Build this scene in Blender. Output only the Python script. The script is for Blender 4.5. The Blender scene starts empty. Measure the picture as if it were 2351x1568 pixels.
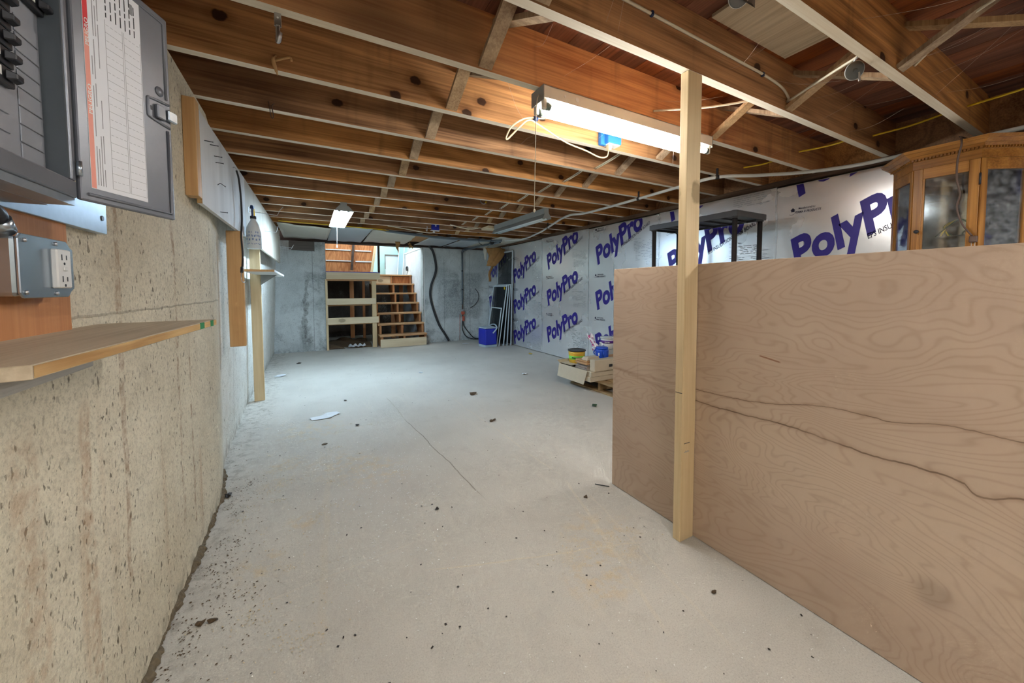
import bpy, bmesh, math, random
from mathutils import Vector, Matrix
random.seed(11)
SC = bpy.context.scene
COL = SC.collection

# ------------------------------------------------------------------ camera, world, exposure
FPX, CYPX, YAW, PITCH, ROLL, EYE = 851.87, 703.6, 0.49955, -0.0478, -0.003, 1.1157
cam = bpy.data.cameras.new('camera')
cam.sensor_width = 36.0
cam.lens = FPX / 2351.0 * 36.0
cam.shift_y = -(784.0 - CYPX) / 2351.0
cam.clip_start = 0.02
cam_o = bpy.data.objects.new('camera', cam)
COL.objects.link(cam_o)
fw = Vector((math.sin(YAW) * math.cos(PITCH), math.cos(YAW) * math.cos(PITCH), math.sin(PITCH)))
rt = Vector((math.cos(YAW), -math.sin(YAW), 0))
up = rt.cross(fw)
r2 = rt * math.cos(ROLL) + up * math.sin(ROLL)
u2 = -rt * math.sin(ROLL) + up * math.cos(ROLL)
mw = Matrix.Identity(4)
for i in range(3):
    mw[i][0], mw[i][1], mw[i][2] = r2[i], u2[i], -fw[i]
mw[0][3], mw[1][3], mw[2][3] = 0, 0, EYE
cam_o.matrix_world = mw
SC.camera = cam_o

SC.view_settings.view_transform = 'Standard'
SC.view_settings.look = 'None'
SC.view_settings.gamma = 1.0
SC.view_settings.use_curve_mapping = False
SC.view_settings.exposure = 1.42
SC.cycles.use_denoising = True
SC.cycles.use_adaptive_sampling = True
SC.cycles.adaptive_threshold = 0.1
SC.cycles.adaptive_min_samples = 16
SC.cycles.use_light_tree = False
SC.cycles.max_bounces = 6
SC.cycles.diffuse_bounces = 3
SC.cycles.glossy_bounces = 3
SC.cycles.transmission_bounces = 3
SC.cycles.transparent_max_bounces = 8
SC.cycles.sample_clamp_indirect = 8.0

TUBE_NEAR = ((1.0, 0.965, 0.91), 30.0)
TUBE_FAR = ((0.55, 0.77, 1.0), 74.0)
TUBE_FILL = ((0.98, 0.985, 1.0), 40.0)  # tubes of the two unseen fill lights added behind the camera
world = bpy.data.worlds.new('world')
SC.world = world
world.use_nodes = True
bg = world.node_tree.nodes['Background']
bg.inputs[0].default_value = (0.78, 0.90, 1.0, 1)
bg.inputs[1].default_value = 2.2

# ------------------------------------------------------------------ scene helpers
def tag(o, label=None, cat=None, group=None, kind=None):
    if label: o['label'] = label
    if cat: o['category'] = cat
    if group: o['group'] = group
    if kind: o['kind'] = kind
    return o

WORLD_LOC = {}
def thing(name, label=None, cat=None, loc=(0, 0, 0), group=None, kind=None, parent=None, rz=0.0):
    o = bpy.data.objects.new(name, None)
    COL.objects.link(o)
    o.empty_display_size = 0.05
    o.location = loc
    o.rotation_euler = (0, 0, rz)
    if parent is not None:
        o.parent = parent
        o.location = Vector(loc) - WORLD_LOC[parent.name]
    WORLD_LOC[o.name] = Vector(loc)
    return tag(o, label, cat, group, kind)

def catmull(pts, n=8, closed=False):
    P = [Vector(p) for p in pts]
    if len(P) < 3: return P
    out = []
    m = len(P)
    rng = range(m if closed else m - 1)
    for i in rng:
        if closed:
            a, b, c, d = P[(i - 1) % m], P[i], P[(i + 1) % m], P[(i + 2) % m]
        else:
            a = P[i - 1] if i > 0 else P[0] * 2 - P[1]
            b, c = P[i], P[i + 1]
            d = P[i + 2] if i + 2 < m else P[-1] * 2 - P[-2]
        for k in range(n):
            t = k / n
            out.append(0.5 * ((2 * b) + (c - a) * t + (2 * a - 5 * b + 4 * c - d) * t * t + (3 * b - a - 3 * c + d) * t ** 3))
    if not closed: out.append(P[-1])
    return out

class MB:
    def __init__(s):
        s.v, s.f, s.m, s.s = [], [], [], []
    def add(s, vs, fs, mi=0, smooth=False):
        b = len(s.v)
        s.v += [Vector(p) for p in vs]
        for f in fs:
            s.f.append([b + i for i in f]); s.m.append(mi); s.s.append(smooth)
        return s
    def box(s, x0, x1, y0, y1, z0, z1, mi=0, fm=None):
        vs = [(x0, y0, z0), (x1, y0, z0), (x1, y1, z0), (x0, y1, z0), (x0, y0, z1), (x1, y0, z1), (x1, y1, z1), (x0, y1, z1)]
        fs = [(3, 2, 1, 0), (4, 5, 6, 7), (0, 1, 5, 4), (1, 2, 6, 5), (2, 3, 7, 6), (3, 0, 4, 7)]   # bottom top -y +x +y -x
        s.add(vs, fs, mi)
        if fm:
            for k, m in fm.items(): s.m[len(s.m) - 6 + k] = m
        return s
    def obox(s, c, ax, half, mi=0):
        c = Vector(c); A = [Vector(a).normalized() * h for a, h in zip(ax, half)]
        vs = []
        for dz in (-1, 1):
            for dx, dy in ((-1, -1), (1, -1), (1, 1), (-1, 1)):
                vs.append(c + A[0] * dx + A[1] * dy + A[2] * dz)
        return s.add(vs, [(3, 2, 1, 0), (4, 5, 6, 7), (0, 1, 5, 4), (1, 2, 6, 5), (2, 3, 7, 6), (3, 0, 4, 7)], mi)
    def bar(s, p, q, w, h, upv=(0, 0, 1), mi=0):
        p, q = Vector(p), Vector(q)
        d = (q - p).normalized()
        side = d.cross(Vector(upv))
        if side.length < 1e-6: side = d.cross(Vector((1, 0, 0)))
        side.normalize(); u = side.cross(d)
        return s.obox((p + q) / 2, (side, u, d), (w / 2, h / 2, (q - p).length / 2), mi)
    def hexa(s, b4, t4, mi=0):
        return s.add(list(b4) + list(t4), [(3, 2, 1, 0), (4, 5, 6, 7), (0, 1, 5, 4), (1, 2, 6, 5), (2, 3, 7, 6), (3, 0, 4, 7)], mi)
    def tube(s, pts, r, n=8, mi=0, closed=False, flat=None):
        P = [Vector(p) for p in pts]
        m = len(P)
        T = []
        for i in range(m):
            a = P[(i - 1) % m] if (closed or i > 0) else P[i]
            b = P[(i + 1) % m] if (closed or i < m - 1) else P[i]
            d = b - a
            T.append(d.normalized() if d.length > 1e-9 else Vector((0, 0, 1)))
        nrm = T[0].cross(Vector((0, 0, 1)))
        if nrm.length < 1e-3: nrm = T[0].cross(Vector((1, 0, 0)))
        nrm.normalize()
        vs = []
        for i in range(m):
            nrm = nrm - T[i] * nrm.dot(T[i])
            nrm.normalize()
            bn = T[i].cross(nrm)
            rr = r[i] if isinstance(r, (list, tuple)) else r
            for k in range(n):
                a = 2 * math.pi * k / n
                fx = flat if flat else 1.0
                vs.append(P[i] + nrm * math.cos(a) * rr + bn * math.sin(a) * rr * fx)
        fs = []
        for i in range(m if closed else m - 1):
            j = (i + 1) % m
            for k in range(n):
                fs.append((i * n + k, i * n + (k + 1) % n, j * n + (k + 1) % n, j * n + k))
        s.add(vs, fs, mi, True)
        if not closed:
            b = len(s.v) - len(vs)
            s.f.append([b + k for k in range(n)][::-1]); s.m.append(mi); s.s.append(False)
            s.f.append([b + (m - 1) * n + k for k in range(n)]); s.m.append(mi); s.s.append(False)
        return s
    def lathe(s, prof, c=(0, 0, 0), axis=(0, 0, 1), n=24, mi=0, smooth=True, sx=1.0, sy=1.0):
        c = Vector(c); ax = Vector(axis).normalized()
        e1 = ax.cross(Vector((0, 1, 0)))
        if e1.length < 1e-3: e1 = ax.cross(Vector((1, 0, 0)))
        e1.normalize(); e2 = ax.cross(e1)
        vs, fs = [], []
        for r, h in prof:
            for k in range(n):
                a = 2 * math.pi * k / n
                vs.append(c + e1 * math.cos(a) * r * sx + e2 * math.sin(a) * r * sy + ax * h)
        for i in range(len(prof) - 1):
            for k in range(n):
                fs.append((i * n + k, i * n + (k + 1) % n, (i + 1) * n + (k + 1) % n, (i + 1) * n + k))
        s.add(vs, fs, mi, smooth)
        b = len(s.v) - len(vs)
        if prof[0][0] > 1e-5: s.f.append([b + k for k in range(n)][::-1]); s.m.append(mi); s.s.append(False)
        if prof[-1][0] > 1e-5: s.f.append([b + (len(prof) - 1) * n + k for k in range(n)]); s.m.append(mi); s.s.append(False)
        return s
    def prism(s, poly, vec, mi=0):
        P = [Vector(p) for p in poly]; d = Vector(vec); n = len(P)
        fs = [tuple(range(n))[::-1], tuple(range(n, 2 * n))]
        for k in range(n): fs.append((k, (k + 1) % n, n + (k + 1) % n, n + k))
        return s.add(P + [p + d for p in P], fs, mi)
    def sheet(s, fn, nu, nv, th=0.0, mi=0, smooth=True):
        # a surface fn(u,v)->point with thickness th along its normal
        G = [[Vector(fn(i / nu, j / nv)) for j in range(nv + 1)] for i in range(nu + 1)]
        W = nv + 1
        top = [p for row in G for p in row]
        N = []
        for i in range(nu + 1):
            for j in range(nv + 1):
                a = G[min(i + 1, nu)][j] - G[max(i - 1, 0)][j]
                b = G[i][min(j + 1, nv)] - G[i][max(j - 1, 0)]
                k = a.cross(b)
                N.append(k.normalized() if k.length > 1e-12 else Vector((0, 0, 1)))
        bot = [p - n * th for p, n in zip(top, N)]
        L = len(top); fs = []
        for i in range(nu):
            for j in range(nv):
                a, b, c, d = i * W + j, (i + 1) * W + j, (i + 1) * W + j + 1, i * W + j + 1
                fs.append((a, b, c, d)); fs.append((L + d, L + c, L + b, L + a))
        for i in range(nu):
            a, b = i * W, (i + 1) * W
            fs.append((b, a, L + a, L + b))
            a, b = i * W + nv, (i + 1) * W + nv
            fs.append((a, b, L + b, L + a))
        for j in range(nv):
            a, b = j, j + 1
            fs.append((a, b, L + b, L + a))
            a, b = nu * W + j, nu * W + j + 1
            fs.append((b, a, L + a, L + b))
        return s.add(top + bot, fs, mi, smooth)
    def mesh(s, name, mats, off=Vector((0, 0, 0)), bev=0.0, seg=1):
        me = bpy.data.meshes.new(name)
        me.from_pydata([tuple(p - off) for p in s.v], [], s.f)
        for m in (mats if isinstance(mats, (list, tuple)) else [mats]): me.materials.append(m)
        for p, mi, sm in zip(me.polygons, s.m, s.s):
            p.material_index = mi; p.use_smooth = sm
        bm = bmesh.new(); bm.from_mesh(me)
        bmesh.ops.recalc_face_normals(bm, faces=bm.faces)
        if bev:
            es = [e for e in bm.edges if len(e.link_faces) == 2 and e.calc_face_angle(0) > 0.6]
            bmesh.ops.bevel(bm, geom=es, offset=bev, segments=seg, affect='EDGES', profile=0.5)
        bm.to_mesh(me); bm.free()
        return me
    def build(s, name, mats, parent=None, bev=0.0, seg=1, local=False, origin=None):
        off = Vector((0, 0, 0))
        if parent is not None and not local: off = WORLD_LOC[parent.name]
        o_loc = Vector((0, 0, 0))
        if origin is not None:
            o_loc = Vector(origin) - off; off = Vector(origin)
        me = s.mesh(name, mats, off, bev, seg)
        o = bpy.data.objects.new(name, me)
        COL.objects.link(o)
        o.location = o_loc
        if parent is not None: o.parent = parent
        WORLD_LOC[o.name] = off.copy() if not local else Vector((0, 0, 0))
        return o

def center_of(mb):
    xs = [p.x for p in mb.v]; ys = [p.y for p in mb.v]; zs = [p.z for p in mb.v]
    return ((min(xs) + max(xs)) / 2, (min(ys) + max(ys)) / 2, min(zs))

def single(name, mb, mats, label, cat, group=None, kind=None, bev=0.0, seg=1):
    o = mb.build(name, mats, None, bev, seg, origin=center_of(mb))
    return tag(o, label, cat, group, kind)

def struct(name, mb, mats, bev=0.0):
    o = mb.build(name, mats, None, bev)
    return tag(o, kind='structure')

def place(me, name, parent, loc, rot=(0, 0, 0)):
    o = bpy.data.objects.new(name, me); COL.objects.link(o)
    o.parent = parent
    o.location = Vector(loc) - (WORLD_LOC[parent.name] if parent is not None else Vector((0, 0, 0)))
    o.rotation_euler = rot
    WORLD_LOC[o.name] = Vector(loc)
    return o

def text_mesh(body, bold=0.0, shear=0.0, spacing=1.0):
    c = bpy.data.curves.new('txt', 'FONT')
    c.body = body; c.offset = bold; c.shear = shear; c.space_character = spacing; c.size = 1.0
    c.resolution_u = 4
    o = bpy.data.objects.new('txt', c); COL.objects.link(o)
    dg = bpy.context.evaluated_depsgraph_get()
    me = bpy.data.meshes.new_from_object(o.evaluated_get(dg))
    bpy.data.objects.remove(o); bpy.data.curves.remove(c)
    vs = [v.co.copy() for v in me.vertices]; fs = [list(p.vertices) for p in me.polygons]
    bpy.data.meshes.remove(me)
    x0 = min(v.x for v in vs); x1 = max(v.x for v in vs)
    return [Vector(((v.x - x0) / (x1 - x0), v.y, 0)) for v in vs], fs

def text_on(mb, body, org, xvec, yvec, mi=0, bold=0.0, cap=0.7, clip=None):
    """xvec spans the whole word, yvec one capital height"""
    vs, fs = text_mesh(body, bold)
    org, xv, yv = Vector(org), Vector(xvec), Vector(yvec)
    mb.add([org + xv * v.x + yv * (v.y / cap) for v in vs], fs, mi)

# ------------------------------------------------------------------ node helpers
class NT:
    def __init__(s, name):
        s.mat = bpy.data.materials.new(name); s.mat.use_nodes = True
        s.t = s.mat.node_tree; s.t.nodes.clear()
        s.out = s.t.nodes.new('ShaderNodeOutputMaterial')
        s.p = s.t.nodes.new('ShaderNodeBsdfPrincipled')
        s.t.links.new(s.p.outputs[0], s.out.inputs[0])
    def set(s, node, key, val):
        inp = node.inputs[key]
        if hasattr(val, 'links') or isinstance(val, bpy.types.NodeSocket): s.t.links.new(val, inp)
        else:
            if inp.type == 'RGBA' and len(val) == 3: val = (*val, 1)
            inp.default_value = val
    def n(s, typ, props=None, **kw):
        nd = s.t.nodes.new('ShaderNode' + typ)
        for k, v in (props or {}).items(): setattr(nd, k, v)
        for k, v in kw.items():
            key = int(k[1:]) if k[0] == 'i' and k[1:].isdigit() else k.replace('_', ' ')
            s.set(nd, key, v)
        return nd
    def math(s, op, a, b=0.0, c=None, clamp=False):
        nd = s.t.nodes.new('ShaderNodeMath'); nd.operation = op; nd.use_clamp = clamp
        s.set(nd, 0, a); s.set(nd, 1, b)
        if c is not None: s.set(nd, 2, c)
        return nd.outputs[0]
    def ramp(s, fac, stops):
        nd = s.t.nodes.new('ShaderNodeValToRGB')
        e = nd.color_ramp.elements
        while len(e) < len(stops): e.new(0.5)
        for el, (p, c) in zip(e, stops):
            el.position = p
            if isinstance(c, (int, float)): c = (c, c, c)
            el.color = (*c, 1)
        s.set(nd, 0, fac)
        return nd.outputs[0]
    def smooth(s, v, a, b):     # 0 below a, 1 above b
        nd = s.t.nodes.new('ShaderNodeMapRange'); nd.interpolation_type = 'SMOOTHSTEP'
        s.set(nd, 0, v); nd.inputs[1].default_value = a; nd.inputs[2].default_value = b
        return nd.outputs[0]
    def mix(s, fac, a, b, mode='MIX'):
        nd = s.t.nodes.new('ShaderNodeMix'); nd.data_type = 'RGBA'; nd.blend_type = mode
        s.set(nd, 0, fac); s.set(nd, 6, a); s.set(nd, 7, b)
        return nd.outputs[2]
    def coord(s, kind='Object', rand=0.0):
        tc = s.t.nodes.new('ShaderNodeTexCoord')
        v = tc.outputs[kind]
        if rand:
            oi = s.t.nodes.new('ShaderNodeObjectInfo')
            r = s.math('MULTIPLY', oi.outputs['Random'], rand)
            cb = s.n('CombineXYZ', X=r, Y=r, Z=s.math('MULTIPLY', r, 1.7))
            va = s.t.nodes.new('ShaderNodeVectorMath'); va.operation = 'ADD'
            s.set(va, 0, v); s.set(va, 1, cb.outputs[0]); v = va.outputs[0]
        return v
    def pos(s):
        return s.t.nodes.new('ShaderNodeNewGeometry').outputs['Position']
    def rnd(s):
        return s.t.nodes.new('ShaderNodeObjectInfo').outputs['Random']
    def scale(s, v, sc):
        nd = s.t.nodes.new('ShaderNodeVectorMath'); nd.operation = 'MULTIPLY'
        s.set(nd, 0, v); nd.inputs[1].default_value = sc
        return nd.outputs[0]
    def noise(s, v, sc, det=4.0, rough=0.55, dist=0.0):
        if det >= 4: det -= 1
        nd = s.n('TexNoise', None, Vector=v, Scale=sc, Detail=det, Roughness=rough, Distortion=dist)
        return nd.outputs['Fac']
    def voro(s, v, sc, dim='3D', rnd=1.0):
        nd = s.n('TexVoronoi', {'voronoi_dimensions': dim}, Vector=v, Scale=sc, Randomness=rnd)
        return nd
    def sep(s, v):
        nd = s.n('SeparateXYZ', None, Vector=v)
        return nd.outputs[0], nd.outputs[1], nd.outputs[2]
    def bump(s, h, strength=0.3, dist=0.01):
        nd = s.n('Bump', None, Strength=strength, Distance=dist, Height=h)
        s.set(s.p, 'Normal', nd.outputs[0])
    def done(s, color, rough=0.6, metal=0.0, spec=None):
        s.set(s.p, 'Base Color', color); s.set(s.p, 'Roughness', rough); s.set(s.p, 'Metallic', metal)
        if spec is not None: s.set(s.p, 'Specular IOR Level', spec)
        return s.mat

def plain(name, c, rough=0.5, metal=0.0, spec=None, var=0.06, sc=40.0, bump=0.0):
    t = NT(name)
    v = t.coord('Object', 5.0)
    nz = t.noise(v, sc, 4)
    col = t.mix(nz, tuple(x * (1 - var) for x in c), tuple(min(1, x * (1 + var)) for x in c))
    if bump: t.bump(nz, bump, 0.002)
    return t.done(col, rough, metal, spec)

def emis(name, c, st):
    t = NT(name)
    t.set(t.p, 'Emission Color', c); t.set(t.p, 'Emission Strength', st)
    return t.done((0.9, 0.9, 0.9), 0.4)

def wood(name, dark, light, axis=0, rings=9.0, fiber=1.0, knots=0.0, rough=0.65, tone=None, tone_c=(0.05, 0.03, 0.02), bump=0.12, randtint=0.0, fine=110.0, speck=0.0):
    """boards with grain running along local axis"""
    t = NT(name)
    v = t.coord('Object', 31.0)
    st = [1.0, 1.0, 1.0]; st[axis] = 0.09
    vs = t.scale(v, st)
    n1 = t.noise(vs, 3.2, 3, 0.5, 0.6)
    band = t.math('MULTIPLY', n1, rings)
    sn = t.math('SINE', t.math('MULTIPLY', band, 6.283))
    ringf = t.math('MULTIPLY_ADD', sn, 0.5, 0.5)
    st2 = [1.0, 1.0, 1.0]; st2[axis] = 0.02
    fib = t.noise(t.scale(v, st2), fine, 3, 0.6)
    blot = t.noise(t.scale(v, [1 if i != axis else 0.3 for i in range(3)]), 4.0, 3)
    f = t.math('ADD', t.math('MULTIPLY', ringf, 0.42), t.math('MULTIPLY', t.smooth(fib, 0.3, 0.7), 0.42 * fiber))
    f = t.math('ADD', f, t.math('MULTIPLY_ADD', blot, 0.7, -0.27), clamp=True)
    col = t.mix(f, dark, light)
    if tone is not None:
        b2 = t.smooth(t.noise(t.scale(v, [1 if i != axis else 0.45 for i in range(3)]), 2.2, 4, 0.6), tone, tone + 0.22)
        col = t.mix(t.math('MULTIPLY', b2, 0.75), col, tone_c)
    if knots:
        px, py, pz = t.sep(v); al = (px, py, pz)[axis]; ot = [(px, py, pz)[i] for i in range(3) if i != axis]
        kv = t.n('CombineXYZ', None, X=t.math('MULTIPLY', al, 0.62), Y=t.math('ADD', ot[0], ot[1]), Z=0.0).outputs[0]
        vo = t.voro(kv, knots, '2D')
        ex = t.math('GREATER_THAN', t.sep(vo.outputs['Color'])[0], 0.45)
        dd = t.math('ADD', vo.outputs['Distance'], t.math('MULTIPLY_ADD', t.noise(v, 30, 2), 0.05, -0.025))
        k = t.math('MULTIPLY', t.math('SUBTRACT', 1.0, t.smooth(dd, 0.055, 0.085)), ex)
        col = t.mix(t.math('MULTIPLY', k, 0.85), col, tuple(x * 0.28 for x in dark))
        halo = t.math('MULTIPLY', t.math('SUBTRACT', 1.0, t.smooth(dd, 0.06, 0.2)), ex)
        col = t.mix(t.math('MULTIPLY', halo, 0.35), col, dark)
    if speck:
        sp = t.math('GREATER_THAN', t.noise(v, 160, 2), 0.72 - speck)
        col = t.mix(t.math('MULTIPLY', sp, 0.7), col, (0.75, 0.68, 0.58))
    if randtint:
        hs = t.n('HueSaturation', None, Hue=0.5, Saturation=t.math('MULTIPLY_ADD', t.rnd(), 0.3, 0.85), Value=t.math('MULTIPLY_ADD', t.rnd(), randtint, 1 - randtint * 0.5), Fac=1.0, Color=col)
        col = hs.outputs[0]
    if bump: t.bump(fib, bump, 0.003)
    return t.done(col, rough, 0, 0.3)

def S(r, g, b):
    f = lambda c: (c / 255.0) / 12.92 if c <= 10 else (((c / 255.0) + 0.055) / 1.055) ** 2.4
    return (f(r), f(g), f(b))

# ------------------------------------------------------------------ materials
def line_mask(t, u, w, c, width):            # 1 on |u-c|<width
    return t.math('SUBTRACT', 1.0, t.smooth(t.math('ABSOLUTE', t.math('SUBTRACT', u, c)), width * 0.4, width))

def seg_mask(t, x, y, p, q, width, wob=0.01, wn=None):
    dx, dy = q[0] - p[0], q[1] - p[1]; L = math.hypot(dx, dy); dx /= L; dy /= L
    a = t.math('ADD', t.math('MULTIPLY', t.math('SUBTRACT', x, p[0]), dx), t.math('MULTIPLY', t.math('SUBTRACT', y, p[1]), dy))
    n = t.math('SUBTRACT', t.math('MULTIPLY', t.math('SUBTRACT', x, p[0]), -dy), t.math('MULTIPLY', t.math('SUBTRACT', y, p[1]), -dx))
    if wn is None:
        wv = t.n('CombineXYZ', None, X=a, Y=p[0] * 7, Z=p[1] * 3)
        wn = t.noise(wv.outputs[0], 5.0, 3)
    n = t.math('ADD', n, t.math('MULTIPLY_ADD', wn, wob * 2, -wob))
    m = t.math('SUBTRACT', 1.0, t.smooth(t.math('ABSOLUTE', n), width * 0.4, width))
    m = t.math('MULTIPLY', m, t.smooth(a, 0.0, L * 0.12))
    return t.math('MULTIPLY', m, t.math('SUBTRACT', 1.0, t.smooth(a, L * 0.88, L)))

def blob(t, x, y, cx, cy, r):
    dx = t.math('SUBTRACT', x, cx); dy = t.math('SUBTRACT', y, cy)
    d = t.math('SQRT', t.math('ADD', t.math('MULTIPLY', dx, dx), t.math('MULTIPLY', dy, dy)))
    return t.math('SUBTRACT', 1.0, t.smooth(d, r * 0.15, r))

def mat_floor():
    t = NT('floor_concrete'); v = t.pos(); x, y, z = t.sep(v)
    big = t.noise(v, 0.9, 4, 0.6); med = t.noise(v, 6.0, 5, 0.65); fine = t.noise(v, 90.0, 3, 0.6)
    col = t.ramp(big, [(0.3, S(184, 179, 169)), (0.5, S(198, 194, 184)), (0.7, S(210, 206, 196))])
    col = t.mix(t.math('MULTIPLY_ADD', med, 0.7, -0.1, clamp=True), col, S(196, 191, 180))
    col = t.mix(t.math('MULTIPLY', t.smooth(med, 0.55, 0.75), 0.25), col, S(160, 153, 142))
    # trowel sweeps
    sw = t.noise(t.scale(v, [3.0, 0.35, 1]), 5.0, 4, 0.6, 0.8)
    col = t.mix(t.math('MULTIPLY', t.smooth(sw, 0.55, 0.72), 0.22), col, S(212, 205, 190))
    n16 = t.smooth(t.noise(v, 16, 5, 0.7), 0.44, 0.66)
    # sawdust patches
    for cx, cy, r in ((0.15, 2.55, 0.30), (0.35, 2.35, 0.28), (-0.17, 2.72, 0.16), (-0.20, 2.46, 0.12), (-0.05, 2.0, 0.12), (1.12, 1.22, 0.28), (0.0, 3.3, 0.35), (0.95, 1.05, 0.2), (-0.2, 1.75, 0.14), (0.75, 0.62, 0.16)):
        m = t.math('MULTIPLY', blob(t, x, y, cx, cy, r), n16)
        col = t.mix(t.math('MULTIPLY', m, 0.55), col, S(208, 184, 140))
    m = t.math('MULTIPLY', blob(t, x, y, 0.70, 0.60, 0.16), n16)
    col = t.mix(t.math('MULTIPLY', m, 0.6), col, S(120, 98, 66))
    # dirt along the left wall
    ed = t.math('MULTIPLY', t.math('SUBTRACT', 1.0, t.smooth(x, -0.50, -0.22)), n16)
    col = t.mix(t.math('MULTIPLY', ed, 0.55), col, S(96, 84, 64))
    wn = t.noise(v, 2.2, 3)
    # hairline cracks, scored lines
    for p, q, w, c, a in (((0.673, 3.95), (0.682, 3.2), 0.006, S(150, 140, 122), 0.6), ((0.682, 3.25), (0.80, 1.72), 0.005, S(110, 100, 84), 0.75),
                          ((-0.36, 1.53), (0.42, 1.60), 0.007, S(214, 206, 190), 0.4), ((0.35, 1.42), (1.30, 1.10), 0.006, S(215, 203, 176), 0.5),
                          ((1.25, 3.9), (1.29, 1.7), 0.008, S(210, 200, 182), 0.5), ((1.29, 1.75), (0.98, 0.72), 0.012, S(214, 204, 184), 0.4), ((1.32, 1.6), (1.12, 0.6), 0.008, S(214, 204, 184), 0.3),
                          ((1.9, 4.5), (2.0, 2.4), 0.007, S(206, 200, 188), 0.5), ((0.1, 2.9), (0.0, 1.2), 0.02, S(206, 196, 176), 0.35)):
        col = t.mix(t.math('MULTIPLY', seg_mask(t, x, y, p, q, w, 0.03, wn), a), col, c)
    gr = t.noise(v, 210, 3, 0.7)
    col = t.mix(t.math('MULTIPLY', t.smooth(gr, 0.48, 0.7), 0.35), col, S(140, 132, 118))
    col = t.mix(t.math('MULTIPLY', t.smooth(gr, 0.5, 0.32), 0.3), col, S(222, 216, 204))
    spk = t.math('GREATER_THAN', t.noise(v, 130, 2, 0.5), 0.725)
    col = t.mix(t.math('MULTIPLY', spk, 0.55), col, S(92, 80, 62))
    t.bump(t.math('ADD', t.math('MULTIPLY', fine, 0.5), t.math('MULTIPLY', t.noise(v, 35, 4), 0.8)), 0.16, 0.006)
    return t.done(col, 0.72, 0, 0.35)

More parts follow.
